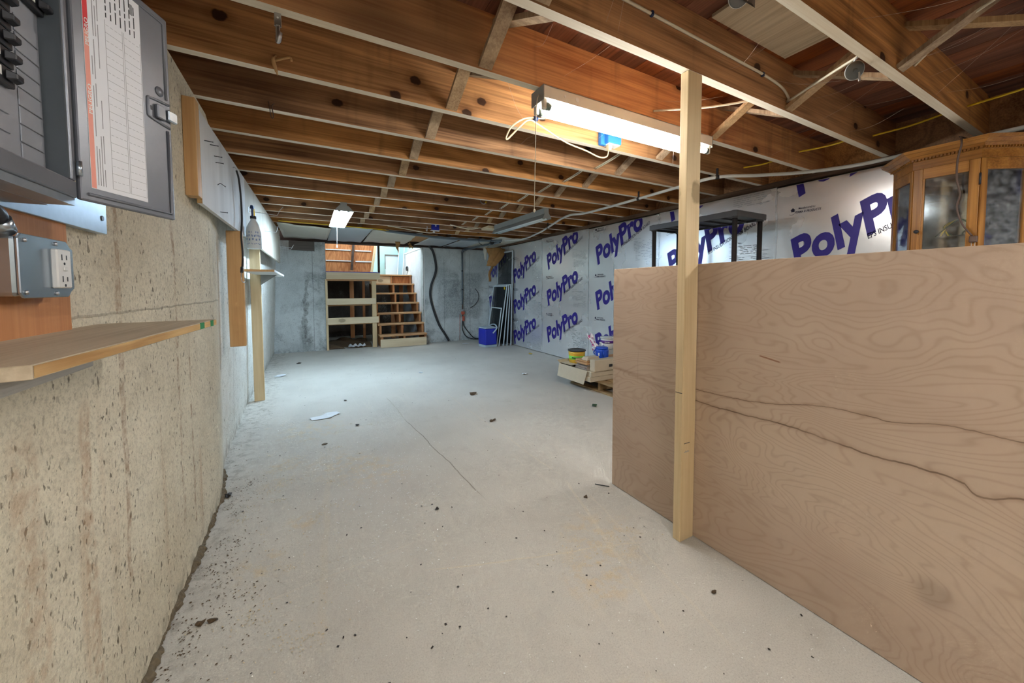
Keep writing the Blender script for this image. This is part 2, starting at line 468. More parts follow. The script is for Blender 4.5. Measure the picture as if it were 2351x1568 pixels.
def mat_concrete(name, base, light, pit_col, streak, streak_amt, mildew=0.0, pits=1.0, axis='y', seams=(), vseams=(), stain=None, clean=None):
    t = NT(name); v = t.pos(); x, y, z = t.sep(v)
    u = y if axis == 'y' else x
    big = t.noise(v, 1.3, 4, 0.6); med = t.noise(v, 9.0, 5, 0.65)
    col = t.mix(t.smooth(big, 0.3, 0.7), base, light)
    if clean: col = t.mix(t.math('MULTIPLY', t.smooth(y, clean, clean + 0.5), 0.8), col, S(232, 233, 228))
    col = t.mix(t.math('MULTIPLY', t.smooth(med, 0.45, 0.75), 0.35), col, tuple(c * 0.72 for c in base))
    # vertical drips
    dv = t.scale(v, [1.0, 1.0, 0.07])
    st = t.smooth(t.noise(dv, 5.5, 4, 0.62, 0.5), 0.53, 0.70)
    st2 = t.smooth(t.noise(v, 1.6, 3), 0.42, 0.62)
    col = t.mix(t.math('MULTIPLY', t.math('MULTIPLY', st, st2), streak_amt), col, streak)
    fine = t.noise(v, 120, 4, 0.75)
    col = t.mix(t.math('MULTIPLY', t.smooth(fine, 0.46, 0.68), 0.5), col, tuple(c * 0.55 for c in base))
    col = t.mix(t.math('MULTIPLY', t.smooth(fine, 0.5, 0.3), 0.3), col, tuple(min(1, c * 1.15) for c in light))
    # air-bubble pits, stretched a little downwards
    h = t.math('MULTIPLY', med, 0.25)
    pv = t.scale(v, [1, 1, 0.55])
    nz = t.noise(v, 40, 3)
    pn_ = t.noise(t.scale(v, [1, 1, 0.5]), 92, 2, 0.5)
    pm_ = t.noise(v, 4.0, 3)
    pk = t.math('MULTIPLY', t.smooth(pn_, 0.635, 0.69), t.smooth(pm_, 0.30, 0.55))
    pb_ = t.noise(t.scale(v, [1, 1, 0.6]), 36, 3, 0.6)
    pk = t.math('MAXIMUM', pk, t.math('MULTIPLY', t.smooth(pb_, 0.67, 0.72), 0.85))
    col = t.mix(t.math('MULTIPLY', pk, 0.75 * pits), col, pit_col)
    h = t.math('SUBTRACT', h, t.math('MULTIPLY', pk, 0.6))
    for sc, r, keep in ((20.0, 0.085, 0.62),):
        vo = t.voro(pv, sc)
        ex = t.math('GREATER_THAN', t.sep(vo.outputs['Color'])[1], keep)
        dd = t.math('ADD', vo.outputs['Distance'], t.math('MULTIPLY_ADD', nz, 0.16, -0.08))
        k = t.math('MULTIPLY', t.math('SUBTRACT', 1.0, t.smooth(dd, r * 0.7, r * 1.5)), ex)
        col = t.mix(t.math('MULTIPLY', k, 0.8 * pits), col, pit_col)
        h = t.math('SUBTRACT', h, t.math('MULTIPLY', k, 0.6))
    if mildew:
        mk = t.smooth(t.noise(v, 1.7, 6, 0.72, 0.3), 0.50, 0.66)
        mk2 = t.math('MULTIPLY', mk, t.smooth(t.noise(v, 45, 5, 0.85), 0.2, 0.8))
        col = t.mix(t.math('MULTIPLY', mk2, mildew), col, S(60, 66, 68))
        wh = t.math('MULTIPLY', t.smooth(t.noise(t.scale(v, [1, 1, 0.5]), 2.3, 5, 0.7), 0.56, 0.72), t.smooth(t.noise(v, 60, 3), 0.42, 0.6))
        col = t.mix(t.math('MULTIPLY', wh, 0.55), col, S(206, 214, 212))
    for zc, a, b in seams:
        zz = t.math('ADD', z, t.math('MULTIPLY_ADD', med, 0.016, -0.008))
        m = t.math('MULTIPLY', line_mask(t, zz, 0, zc, 0.004), t.math('MULTIPLY', t.smooth(u, a, a + 0.05), t.math('SUBTRACT', 1.0, t.smooth(u, b - 0.05, b))))
        col = t.mix(t.math('MULTIPLY', m, 0.35), col, pit_col); h = t.math('ADD', h, t.math('MULTIPLY', m, 0.4))
    for uc, a, b in vseams:
        m = t.math('MULTIPLY', line_mask(t, u, 0, uc, 0.006), t.math('MULTIPLY', t.smooth(z, a, a + 0.05), t.math('SUBTRACT', 1.0, t.smooth(z, b - 0.05, b))))
        col = t.mix(t.math('MULTIPLY', m, 0.5), col, pit_col)
    if stain: sn9 = t.noise(t.scale(v, [1, 1, 0.6]), 6, 4) if axis == 'y' else t.math('MULTIPLY_ADD', t.noise(v, 2.6, 5, 0.7), 3.4, -1.2); sn26 = t.smooth(t.noise(v, 26, 4, 0.75), 0.35, 0.65) if axis == 'y' else t.smooth(t.noise(v, 34, 5, 0.85), 0.15, 0.85)
    for cu, hw, a, b, c, amt in (stain or ()):
        wv = t.math('ADD', t.math('SUBTRACT', u, cu), t.math('MULTIPLY_ADD', sn9, 0.10, -0.05))
        m = t.math('SUBTRACT', 1.0, t.smooth(t.math('ABSOLUTE', wv), hw * 0.5, hw))
        m = t.math('MULTIPLY', m, t.math('MULTIPLY', t.smooth(z, a, a + 0.08), t.math('SUBTRACT', 1.0, t.smooth(z, b - 0.08, b))))
        m = t.math('MULTIPLY', m, sn26)
        col = t.mix(t.math('MULTIPLY', m, amt), col, c)
    # grime at the very foot of the wall
    ft = t.math('MULTIPLY', t.math('SUBTRACT', 1.0, t.smooth(z, 0.0, 0.12)), t.smooth(t.noise(v, 14, 4), 0.4, 0.62))
    col = t.mix(t.math('MULTIPLY', ft, 0.6), col, tuple(c * 0.35 for c in base))
    t.bump(t.math('ADD', h, t.math('MULTIPLY', fine, 0.22)), 0.45, 0.012)
    return t.done(col, 0.85, 0, 0.25)

def mat_plywood():
    t = NT('birch_plywood'); v = t.pos(); x, y, z = t.sep(v)
    vs = t.scale(v, [1, 0.42, 1.15])
    wrp = t.noise(vs, 2.1, 2, 0.45, 0.9)
    n1 = t.noise(t.scale(v, [1, 0.55, 1.3]), 1.35, 3, 0.5, 1.4)
    sn = t.math('SINE', t.math('MULTIPLY', t.math('ADD', n1, t.math('MULTIPLY', wrp, 0.25)), 260.0))
    ln = t.math('POWER', t.math('MULTIPLY_ADD', sn, 0.5, 0.5), 5.0)
    fib = t.noise(t.scale(v, [1, 0.05, 1]), 150, 3, 0.6)
    big = t.noise(t.scale(v, [1, 0.5, 1]), 1.7, 3)
    col = t.mix(t.smooth(big, 0.32, 0.7), S(182, 157, 136), S(200, 177, 155))
    col = t.mix(t.math('MULTIPLY', ln, 0.30), col, S(140, 112, 90))
    col = t.mix(t.math('MULTIPLY_ADD', fib, 0.6, -0.15, clamp=True), col, S(188, 165, 143))
    for pts, w in (([(1.02, 0.670), (0.76, 0.682), (0.56, 0.722), (0.40, 0.724), (0.30, 0.746), (0.18, 0.743), (-0.3, 0.75)], 0.0022),
                   ([(1.40, 0.66), (1.02, 0.618), (0.84, 0.617), (0.69, 0.623), (0.56, 0.614), (0.45, 0.606), (0.33, 0.610), (0.265, 0.604), (0.246, 0.582), (0.17, 0.607), (-0.3, 0.6)], 0.0034)):
        cv = t.t.nodes.new('ShaderNodeFloatCurve')
        mp = cv.mapping; c = mp.curves[0]
        P = sorted(((p[0] + 0.4) / 2.0, p[1]) for p in pts)
        c.points[0].location = P[0]; c.points[1].location = P[-1]
        for p in P[1:-1]: c.points.new(*p)
        mp.update()
        t.set(cv, 'Value', t.math('DIVIDE', t.math('ADD', y, 0.4), 2.0))
        yv = t.n('CombineXYZ', None, X=t.math('MULTIPLY', y, 1.0), Y=w * 900, Z=0.0)
        zz = t.math('ADD', cv.outputs[0], t.math('MULTIPLY_ADD', t.noise(yv.outputs[0], 22, 3), 0.012, -0.006))
        d = t.math('ABSOLUTE', t.math('SUBTRACT', z, zz))
        rng = t.math('MULTIPLY', t.smooth(y, -0.3, -0.2), t.math('SUBTRACT', 1.0, t.smooth(y, 1.05, 1.15)))
        m = t.math('MULTIPLY', t.math('SUBTRACT', 1.0, t.smooth(d, w * 0.4, w)), t.math('MULTIPLY_ADD', t.noise(yv.outputs[0], 9, 2), 0.8, 0.3, clamp=True))
        col = t.mix(t.math('MULTIPLY', t.math('MULTIPLY', m, rng), 0.85), col, S(62, 42, 28))
        hl = t.math('SUBTRACT', 1.0, t.smooth(d, 0.0, w * 5))
        col = t.mix(t.math('MULTIPLY', hl, 0.22), col, S(120, 84, 56))
    # a gouge and a scuff
    col = t.mix(t.math('MULTIPLY', seg_mask(t, y, z, (0.78, 0.86), (0.70, 0.845), 0.004, 0.002), 0.8), col, S(120, 72, 42))
    col = t.mix(t.math('MULTIPLY', seg_mask(t, y, z, (1.36, 0.80), (1.37, 0.62), 0.004, 0.012), 0.12), col, S(100, 78, 60))
    col = t.mix(t.math('MULTIPLY', t.math('MULTIPLY', blob(t, y, z, 0.31, 0.27, 0.06), t.noise(v, 14, 4)), 0.7), col, S(84, 66, 52))
    t.bump(fib, 0.05, 0.002)
    return t.done(col, 0.6, 0, 0.25)

def mat_foil():
    t = NT('foil_facing'); v = t.pos(); x, y, z = t.sep(v)
    wr = t.noise(t.scale(v, [1, 0.5, 5.5]), 9.0, 4, 0.6)
    fine = t.noise(v, 240, 2, 0.5)
    ln = t.noise(t.scale(v, [1, 0.25, 9.0]), 12.0, 3, 0.6)
    col = t.mix(t.noise(v, 2.5, 4), (0.80, 0.82, 0.84), (0.92, 0.935, 0.95))
    col = t.mix(t.math('MULTIPLY', t.smooth(ln, 0.58, 0.72), 0.06), col, (0.5, 0.51, 0.52))
    t.bump(t.math('ADD', t.math('MULTIPLY', wr, 0.05), t.math('MULTIPLY', fine, 0.22)), 0.12, 0.004)
    rg = t.math('MULTIPLY_ADD', t.noise(v, 3.0, 3), 0.14, 0.19)
    return t.done(col, rg, 0.62, 0.5)

def mat_joist(name, lo, hi, val0, val1):
    t = NT(name); v = t.coord('Object', 31.0)
    vs = t.scale(v, [0.09, 1, 1])
    n1 = t.noise(vs, 3.0, 3, 0.5, 0.7)
    sn = t.math('MULTIPLY_ADD', t.math('SINE', t.math('MULTIPLY', n1, 62.0)), 0.5, 0.5)
    fib = t.noise(t.scale(v, [0.02, 1, 1]), 110, 3, 0.6)
    blot = t.noise(t.scale(v, [0.35, 1, 1]), 3.0, 4, 0.6)
    f = t.math('ADD', t.math('MULTIPLY', sn, 0.34), t.math('MULTIPLY', t.smooth(fib, 0.3, 0.7), 0.40))
    f = t.math('ADD', f, t.math('MULTIPLY_ADD', blot, 1.1, -0.44), clamp=True)
    col = t.mix(f, lo, hi)
    dk = t.smooth(t.noise(t.scale(v, [0.5, 1, 1]), 1.6, 4, 0.62), 0.50, 0.70)
    col = t.mix(t.math('MULTIPLY', dk, 0.62), col, S(80, 54, 38))
    dr = t.smooth(t.noise(t.scale(v, [1, 1, 0.12]), 7.0, 4, 0.6), 0.56, 0.74)      # water marks running down
    col = t.mix(t.math('MULTIPLY', dr, 0.4), col, S(72, 50, 36))
    jx, jy, jz = t.sep(v)
    vo = t.voro(t.n('CombineXYZ', None, X=t.math('MULTIPLY', jx, 0.8), Y=t.math('MULTIPLY', jz, 1.1), Z=0.0).outputs[0], 3.4, '2D')
    ex = t.math('GREATER_THAN', t.sep(vo.outputs['Color'])[0], 0.52)
    dd = t.math('ADD', vo.outputs['Distance'], t.math('MULTIPLY_ADD', t.noise(v, 40, 2), 0.05, -0.025))
    k = t.math('MULTIPLY', t.math('SUBTRACT', 1.0, t.smooth(dd, 0.06, 0.085)), ex)
    halo = t.math('MULTIPLY', t.math('SUBTRACT', 1.0, t.smooth(dd, 0.06, 0.2)), ex)
    col = t.mix(t.math('MULTIPLY', halo, 0.4), col, S(92, 52, 26))
    col = t.mix(t.math('MULTIPLY', k, 0.9), col, S(40, 20, 12))
    hs = t.n('HueSaturation', None, Hue=0.5, Saturation=t.math('MULTIPLY_ADD', t.rnd(), 0.25, 0.9), Value=t.math('MULTIPLY_ADD', t.rnd(), val1, val0), Fac=1.0, Color=col)
    t.bump(fib, 0.12, 0.003)
    return t.done(hs.outputs[0], 0.55, 0, 0.35)

def mat_glass(name, tint=(0.93, 0.96, 0.97), rough=0.06, dust=0.10):
    t = NT(name)
    tr = t.n('BsdfTransparent', None, Color=tint)
    gl = t.n('BsdfGlossy', None, Color=(0.95, 0.97, 1.0), Roughness=rough)
    df = t.n('BsdfDiffuse', None, Color=(0.75, 0.76, 0.76))
    fr = t.n('Fresnel', None, IOR=1.5)
    m1 = t.n('MixShader', None, i0=t.math('ADD', fr.outputs[0], 0.06), i1=tr.outputs[0], i2=gl.outputs[0])
    nz = t.math('MULTIPLY', t.smooth(t.noise(t.coord('Object'), 30, 4, 0.7), 0.35, 0.8), dust)
    m2 = t.n('MixShader', None, i0=nz, i1=m1.outputs[0], i2=df.outputs[0])
    t.t.links.new(m2.outputs[0], t.out.inputs[0])
    return t.mat

def mat_screen():
    t = NT('insect_mesh')
    tr = t.n('BsdfTransparent', None, Color=(1, 1, 1))
    df = t.n('BsdfDiffuse', None, Color=(0.035, 0.04, 0.043))
    v = t.coord('Object')
    m = t.n('MixShader', None, i0=t.math('MULTIPLY_ADD', t.noise(v, 5, 3), 0.3, 0.55, clamp=True), i1=tr.outputs[0], i2=df.outputs[0])
    t.t.links.new(m.outputs[0], t.out.inputs[0])
    return t.mat

M = {}
M['floor'] = mat_floor()
M['wall'] = mat_concrete('left_wall_concrete', S(202, 192, 168), S(224, 217, 196), S(74, 64, 48), S(170, 130, 90), 0.5, clean=2.5,
                         pits=1.0, seams=((1.056, 1.0, 2.9),), vseams=((2.38, 1.07, 2.0), (3.42, 0.0, 1.5), (2.72, 0.0, 0.95)),
                         stain=((1.33, 0.018, 0.3, 1.7, S(140, 104, 72), 0.6), (1.80, 0.016, 0.2, 1.55, S(134, 98, 66), 0.65), (1.95, 0.014, 0.1, 0.95, S(140, 104, 74), 0.6), (1.14, 0.03, 0.0, 0.9, S(164, 126, 92), 0.5), (0.95, 0.05, 0.0, 0.9, S(166, 128, 94), 0.4), (2.5, 0.025, 1.1, 1.4, S(50, 46, 38), 0.6)))
M['backwall'] = mat_concrete('back_wall_concrete', S(188, 195, 193), S(218, 224, 222), S(58, 62, 62), S(92, 96, 94), 0.5, mildew=0.75, pits=0.6, axis='x',
                             vseams=((0.06, 0.0, 2.0), (2.50, 0.0, 1.8), (3.08, 0.0, 1.9)), seams=((0.86, 2.45, 2.95),),
                             stain=((-0.05, 0.045, 0.1, 1.33, S(66, 62, 54), 0.8), (-0.06, 0.13, 0.02, 0.5, S(72, 70, 62), 0.6), (2.70, 0.26, 0.45, 1.35, S(70, 76, 78), 0.7), (3.12, 0.30, 0.45, 1.5, S(70, 76, 78), 0.7), (2.45, 0.15, 0.4, 1.6, S(86, 92, 94), 0.5)))
M['pitwall'] = mat_concrete('stairwell_concrete', S(90, 82, 76), S(112, 104, 96), S(44, 40, 36), S(76, 60, 48), 0.6, mildew=0.5, pits=0.4, axis='x')
M['whitewall'] = mat_concrete('whitewashed_concrete', S(205, 209, 212), S(228, 231, 233), S(130, 134, 138), S(186, 180, 174), 0.35, pits=0.3)
M['ply'] = mat_plywood()
M['foil'] = mat_foil()
M['joist'] = mat_joist('joist_wood', S(118, 80, 52), S(214, 162, 112), 0.78, 0.5)
M['joist_lit'] = mat_joist('lit_honey_joist_wood', S(170, 104, 52), S(236, 172, 100), 1.0, 0.1)  # honey-toned joist, lightened further: the strip light's glow is put into the colour
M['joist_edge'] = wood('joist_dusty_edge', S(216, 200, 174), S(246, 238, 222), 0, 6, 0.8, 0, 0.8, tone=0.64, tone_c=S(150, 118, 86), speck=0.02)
M['subfloor'] = wood('subfloor_plank_wood', S(92, 54, 38), S(156, 96, 64), 1, 7, 1.0, 1.6, 0.65, tone=0.55, tone_c=S(66, 44, 36), randtint=0.4)
M['brace'] = wood('bridging_wood', S(136, 108, 80), S(198, 170, 134), 2, 6, 1.0, 0, 0.8, tone=0.58, tone_c=S(72, 54, 42), randtint=0.3)
M['sill'] = wood('sill_wood', S(70, 52, 40), S(118, 94, 74), 1, 6, 1, 0, 0.8, tone=0.55, tone_c=S(40, 32, 28))
M['pine'] = wood('fresh_pine', S(206, 178, 134), S(234, 212, 172), 2, 5, 0.7, 2.2, 0.6)
M['pine_x'] = wood('fresh_pine_level', S(206, 184, 148), S(230, 214, 182), 0, 5, 0.7, 2.0, 0.6)
M['tan'] = wood('tan_stud', S(196, 152, 100), S(224, 184, 132), 2, 5, 0.7, 1.8, 0.6)
M['stair'] = wood('stair_wood', S(176, 130, 88), S(206, 166, 120), 0, 5, 0.9, 1.5, 0.65)
M['stair_v'] = wood('stair_stringer_wood', S(170, 112, 70), S(204, 148, 100), 2, 5, 0.9, 1.5, 0.65)
M['ply_fir'] = wood('fir_plywood', S(150, 86, 44), S(206, 140, 86), 2, 16, 0.6, 0, 0.6)
M['oldply'] = wood('weathered_plywood', S(172, 156, 130), S(208, 194, 168), 1, 12, 1.0, 0, 0.7)
M['plyedge'] = wood('plywood_edge', S(150, 108, 58), S(222, 190, 134), 1, 20, 0.6, 0, 0.7)
M['brownboard'] = wood('reddish_backer_board', S(176, 116, 72), S(206, 148, 98), 2, 4, 1.0, 0, 0.65)
M['stud_grey'] = wood('greyed_stud', S(150, 150, 146), S(192, 190, 184), 1, 7, 0.8, 0, 0.7)
M['peg'] = wood('whitewashed_plywood', S(190, 190, 188), S(226, 226, 224), 2, 2.2, 0.35, 0, 0.7, tone=0.56, tone_c=S(168, 160, 150))
M['peg2'] = wood('pale_plywood', S(176, 168, 150), S(204, 197, 180), 2, 3, 0.5, 0, 0.7)
M['oak'] = wood('golden_oak', S(116, 72, 26), S(172, 120, 56), 2, 8, 1.1, 0, 0.32)
M['oak_y'] = wood('golden_oak_level', S(116, 72, 26), S(174, 120, 56), 1, 8, 1.1, 0, 0.32)
M['pallet'] = wood('pallet_wood', S(138, 110, 76), S(186, 158, 116), 0, 6, 1, 1.2, 0.75, tone=0.55, tone_c=S(96, 70, 46))
M['darkwood'] = wood('dark_old_wood', S(48, 38, 34), S(84, 68, 58), 0, 6, 1, 0, 0.8)
M['greyplank'] = wood('grey_brown_plank', S(92, 86, 82), S(122, 114, 106), 0, 6, 1, 0, 0.8)
M['panel'] = plain('panel_grey_enamel', S(116, 119, 126), 0.38, 0.35, var=0.05, sc=160, bump=0.03)
M['panel_dark'] = plain('panel_shadow_grey', S(84, 90, 94), 0.45, 0.2, var=0.05)
M['deadfront'] = plain('deadfront_grey', S(152, 155, 161), 0.42, 0.2, var=0.04)
M['galv'] = plain('galvanised_steel', S(168, 178, 188), 0.34, 0.75, var=0.12, sc=60)
M['galv_b'] = plain('zinc_plated_steel', S(178, 190, 200), 0.25, 0.85, var=0.12, sc=30)
M['black'] = plain('black_plastic', S(34, 34, 38), 0.42, 0, var=0.1)
M['blackrubber'] = plain('black_rubber', S(40, 41, 43), 0.55, 0, var=0.15)
M['shelfplastic'] = plain('charcoal_plastic', S(62, 62, 64), 0.40, 0, var=0.08)
M['postsheen'] = plain('charcoal_tube', S(52, 50, 50), 0.28, 0.1, var=0.08)
M['white'] = plain('white_plastic', S(228, 228, 224), 0.4, 0, var=0.03)
M['labelwhite'] = plain('label_paper', S(232, 234, 238), 0.55, 0, var=0.015)
M['red'] = plain('label_red', S(214, 36, 44), 0.5, 0, var=0.03)
M['redfade'] = plain('label_red_faded', S(232, 150, 132), 0.5, 0, var=0.05)
M['ink'] = plain('grey_ink', S(150, 150, 152), 0.6, 0, var=0.2, sc=400)
M['inkdark'] = plain('black_ink', S(40, 40, 44), 0.6, 0, var=0.1)
M['purple'] = plain('violet_print', S(52, 40, 138), 0.38, 0.25, var=0.08, sc=120)
M['navy'] = plain('dark_print', S(40, 36, 62), 0.5, 0.1, var=0.08)
M['printgrey'] = plain('fine_grey_print', S(120, 124, 128), 0.6, 0.2, var=0.1)
M['tape'] = plain('foil_tape', S(226, 230, 232), 0.3, 0.7, var=0.05)
M['fixture'] = plain('fixture_white_enamel', S(222, 218, 206), 0.45, 0.0, var=0.03)
M['fixture_grey'] = plain('fixture_grey_enamel', S(146, 150, 148), 0.45, 0.2, var=0.06)
M['tube_off'] = plain('unlit_tube', S(214, 226, 228), 0.25, 0, var=0.02)
M['cap'] = plain('tube_end_cap', S(120, 130, 122), 0.35, 0.6)
M['tube_near'] = emis('lit_tube_neutral', *TUBE_NEAR)
M['tube_far'] = emis('lit_tube_cool', *TUBE_FAR)
M['tube_fill'] = emis('added_fill_tube', *TUBE_FILL)
M['wirewhite'] = plain('white_cable', S(214, 206, 184), 0.5, 0, var=0.04)
M['wirecream'] = plain('cream_cord', S(188, 172, 136), 0.5, 0, var=0.05)
M['pipewhite'] = plain('white_pipe', S(204, 206, 202), 0.45, 0, var=0.06)
M['yellow'] = plain('yellow_cable', S(220, 186, 40), 0.45, 0, var=0.06)
M['bluebox'] = plain('blue_box_plastic', S(44, 116, 190), 0.45, 0, var=0.05)
M['conduit'] = plain('grey_conduit', S(102, 114, 122), 0.45, 0.1, var=0.06)
M['steelwire'] = plain('white_coated_wire', S(206, 208, 206), 0.35, 0.2)
M['steel'] = plain('bright_steel', S(190, 192, 196), 0.3, 0.85)
M['darksteel'] = plain('dull_grey_steel', S(96, 98, 98), 0.45, 0.6, var=0.15)
M['clearplastic'] = plain('cloudy_bottle', S(222, 232, 238), 0.3, 0, var=0.03)
M['blueprint'] = plain('pale_blue_print', S(126, 150, 196), 0.5, 0)
M['sprayyellow'] = plain('trigger_yellow', S(228, 196, 30), 0.4, 0)
M['sprayblue'] = plain('trigger_navy', S(26, 52, 96), 0.4, 0)
M['cooler'] = plain('cooler_blue', S(30, 44, 170), 0.38, 0, var=0.04)
M['coolergrey'] = plain('cooler_pale_grey', S(170, 186, 196), 0.4, 0, var=0.04)
M['alu'] = plain('white_aluminium_frame', S(206, 216, 220), 0.4, 0.15, var=0.04)
M['mesh'] = mat_screen()
M['glass'] = mat_glass('cabinet_glass')
M['card'] = plain('cardboard', S(196, 182, 158), 0.8, 0, var=0.07, sc=25)
M['cardin'] = plain('cardboard_inside', S(150, 112, 78), 0.85, 0, var=0.1)
M['planks'] = wood('flooring_plank', S(132, 120, 112), S(172, 158, 146), 0, 6, 1, 0, 0.5)
M['bucketyellow'] = plain('tub_yellow', S(222, 176, 56), 0.45, 0, var=0.04)
M['green'] = plain('label_green', S(120, 204, 60), 0.5, 0, var=0.04)
M['lidgrey'] = plain('tub_lid', S(58, 58, 56), 0.4, 0, var=0.1)
M['tubblue'] = plain('blue_tub', S(28, 76, 190), 0.35, 0, var=0.05)
M['violet'] = plain('violet_label', S(96, 44, 140), 0.5, 0)
M['kraft'] = plain('kraft_paper', S(168, 124, 74), 0.85, 0, var=0.25, sc=18, bump=0.5)
M['paper'] = plain('off_white_sheet', S(206, 202, 188), 0.8, 0, var=0.07, sc=9)
M['tile'] = plain('blue_grey_tile', S(178, 186, 190), 0.75, 0, var=0.04, sc=20)
M['mint'] = plain('mint_painted_board', S(176, 208, 204), 0.6, 0, var=0.04, sc=4)
M['paleblue'] = plain('pale_blue_panel', S(200, 214, 220), 0.6, 0, var=0.04, sc=4)
M['bluegrey'] = plain('blue_grey_board', S(150, 178, 188), 0.6, 0, var=0.04)
M['leaf'] = plain('dry_leaf', S(84, 66, 44), 0.8, 0, var=0.2)
M['leafdark'] = plain('dark_scrap', S(52, 46, 42), 0.7, 0, var=0.2)
M['leafgreen'] = plain('green_sprig', S(48, 74, 52), 0.8, 0, var=0.2)
M['scrap'] = plain('white_scrap', S(222, 226, 228), 0.6, 0, var=0.05)
M['sawdust'] = plain('sawdust_flakes', S(206, 190, 156), 0.8, 0, var=0.2)
M['flake'] = plain('white_flakes', S(236, 236, 232), 0.6, 0, var=0.05)
M['debris'] = plain('brown_crumbs', S(92, 74, 52), 0.9, 0, var=0.4)
M['web'] = plain('dusty_web', S(196, 184, 172), 0.9, 0)
M['rust'] = plain('orange_valve', S(190, 92, 70), 0.5, 0.1, var=0.2)
M['copper'] = plain('brown_cord', S(84, 62, 50), 0.5, 0)
M['cloth'] = plain('frayed_twine', S(190, 150, 100), 0.9, 0, var=0.2)
M['tapegreen'] = plain('green_mark', S(40, 130, 80), 0.6, 0)
M['grime'] = plain('grime_crust', S(104, 92, 72), 0.9, 0, var=0.6, sc=70, bump=0.5)
M['floral'] = None

# ================================================================== THE SETTING
XL, XP, XR, YB, ZJ, Y0, SP = -0.437, 1.490, 3.5295, 7.566, 2.0194, 1.4399, 0.4064
ZS = 2.256                                                         # underside of the subfloor

struct('floor', MB().box(-1.2, 4.2, -3.3, 10.2, -0.12, 0.0), M['floor'])

b = MB()
lo = [(-0.437, -3.2), (-0.437, 2.42), (-0.508, 2.95), (-0.560, 4.40), (-0.560, 7.60), (-0.85, 7.60), (-0.85, -3.2)]
hi = [(-0.437, -3.2), (-0.437, 2.42), (-0.492, 2.95), (-0.515, 4.40), (-0.475, 7.60), (-0.85, 7.60), (-0.85, -3.2)]
n = len(lo)
b.add([(x, y, 0) for x, y in lo] + [(x, y, 2.0) for x, y in hi], [tuple(range(n))[::-1], tuple(range(n, 2 * n))] + [(k, (k + 1) % n, n + (k + 1) % n, n + k) for k in range(n)])
struct('wall_left', b, M['wall'])
struct('wall_rear', MB().box(-1.0, 4.0, -3.3, -3.1, 0, 2.4), M['wall'])

wb = tag(thing('wall_back', loc=(1.5, YB, 0)), kind='structure')
MB().box(-0.7, 0.272, YB, YB + 0.22, 0, 1.965).build('wall_pier', M['backwall'], wb)
MB().box(2.066, 3.75, YB, YB + 0.22, 0, 1.965).build('wall_pier', M['backwall'], wb)
b = MB().box(-0.7, 3.75, YB - 0.01, YB + 0.20, 1.967, 2.004)
b.build('sill_plate', M['darkwood'], wb)
MB().box(-0.7, 3.75, YB + 0.02, YB + 0.10, 2.004, 2.30).build('rim_board', M['darkwood'], wb)

# right wall: foil-faced insulation boards with their printing
wr = tag(thing('wall_right', loc=(XR, 2.0, 0)), kind='structure')
MB().box(XR + 0.052, XR + 0.25, -3.2, 7.7, 0, 2.004).build('foundation', M['backwall'], wr)
seam = [YB - 0.004, 6.600, 5.385, 4.168, 2.949, 1.734, 0.516, -0.702, -1.92, -3.12]
rows = [[1.52, 0.92], [1.463, 0.866, 0.27], [1.669, 1.065, 0.445], [1.684, 1.055, 0.456], [2.09, 1.497, 0.89], [2.10, 1.509, 0.90], [1.6, 1.0], [1.5], [1.6]]
TOPZ = 1.972
def clip_mb(mb, y_lo, y_hi, z_hi):
    bm = bmesh.new()
    vs = [bm.verts.new(p) for p in mb.v]
    fm = []
    lay = bm.faces.layers.int.new('mi')
    for f, mi in zip(mb.f, mb.m):
        if len(set(f)) < 3: continue
        try: fc = bm.faces.new([vs[i] for i in f])
        except ValueError: continue
        fc[lay] = mi
    for co, no in (((0, y_hi, 0), (0, 1, 0)), ((0, y_lo, 0), (0, -1, 0)), ((0, 0, z_hi), (0, 0, 1)), ((0, 0, 0.01), (0, 0, -1))):
        bmesh.ops.bisect_plane(bm, geom=bm.verts[:] + bm.edges[:] + bm.faces[:], plane_co=co, plane_no=no, clear_outer=True)
    out = MB()
    bm.verts.index_update()
    idx = {v: i for i, v in enumerate(bm.verts)}
    out.v = [v.co.copy() for v in bm.verts]
    for f in bm.faces:
        out.f.append([idx[v] for v in f.verts]); out.m.append(f[lay]); out.s.append(False)
    bm.free()
    return out
BIG = text_mesh('PolyPro', 0.042)
EPS = text_mesh('EPS INSULATION FOAM BOARD', 0.012)
MAN = text_mesh('Manufactured by:', 0.012)
PER = text_mesh('PERMA R PRODUCTS', 0.022)
RVC = text_mesh('R-Value Chart', 0.01)
def put(mb, tm, org, xv, yv, mi):
    mb.add([Vector(org) + Vector(xv) * v.x + Vector(yv) * (v.y / 0.7) for v in tm[0]], tm[1], mi)
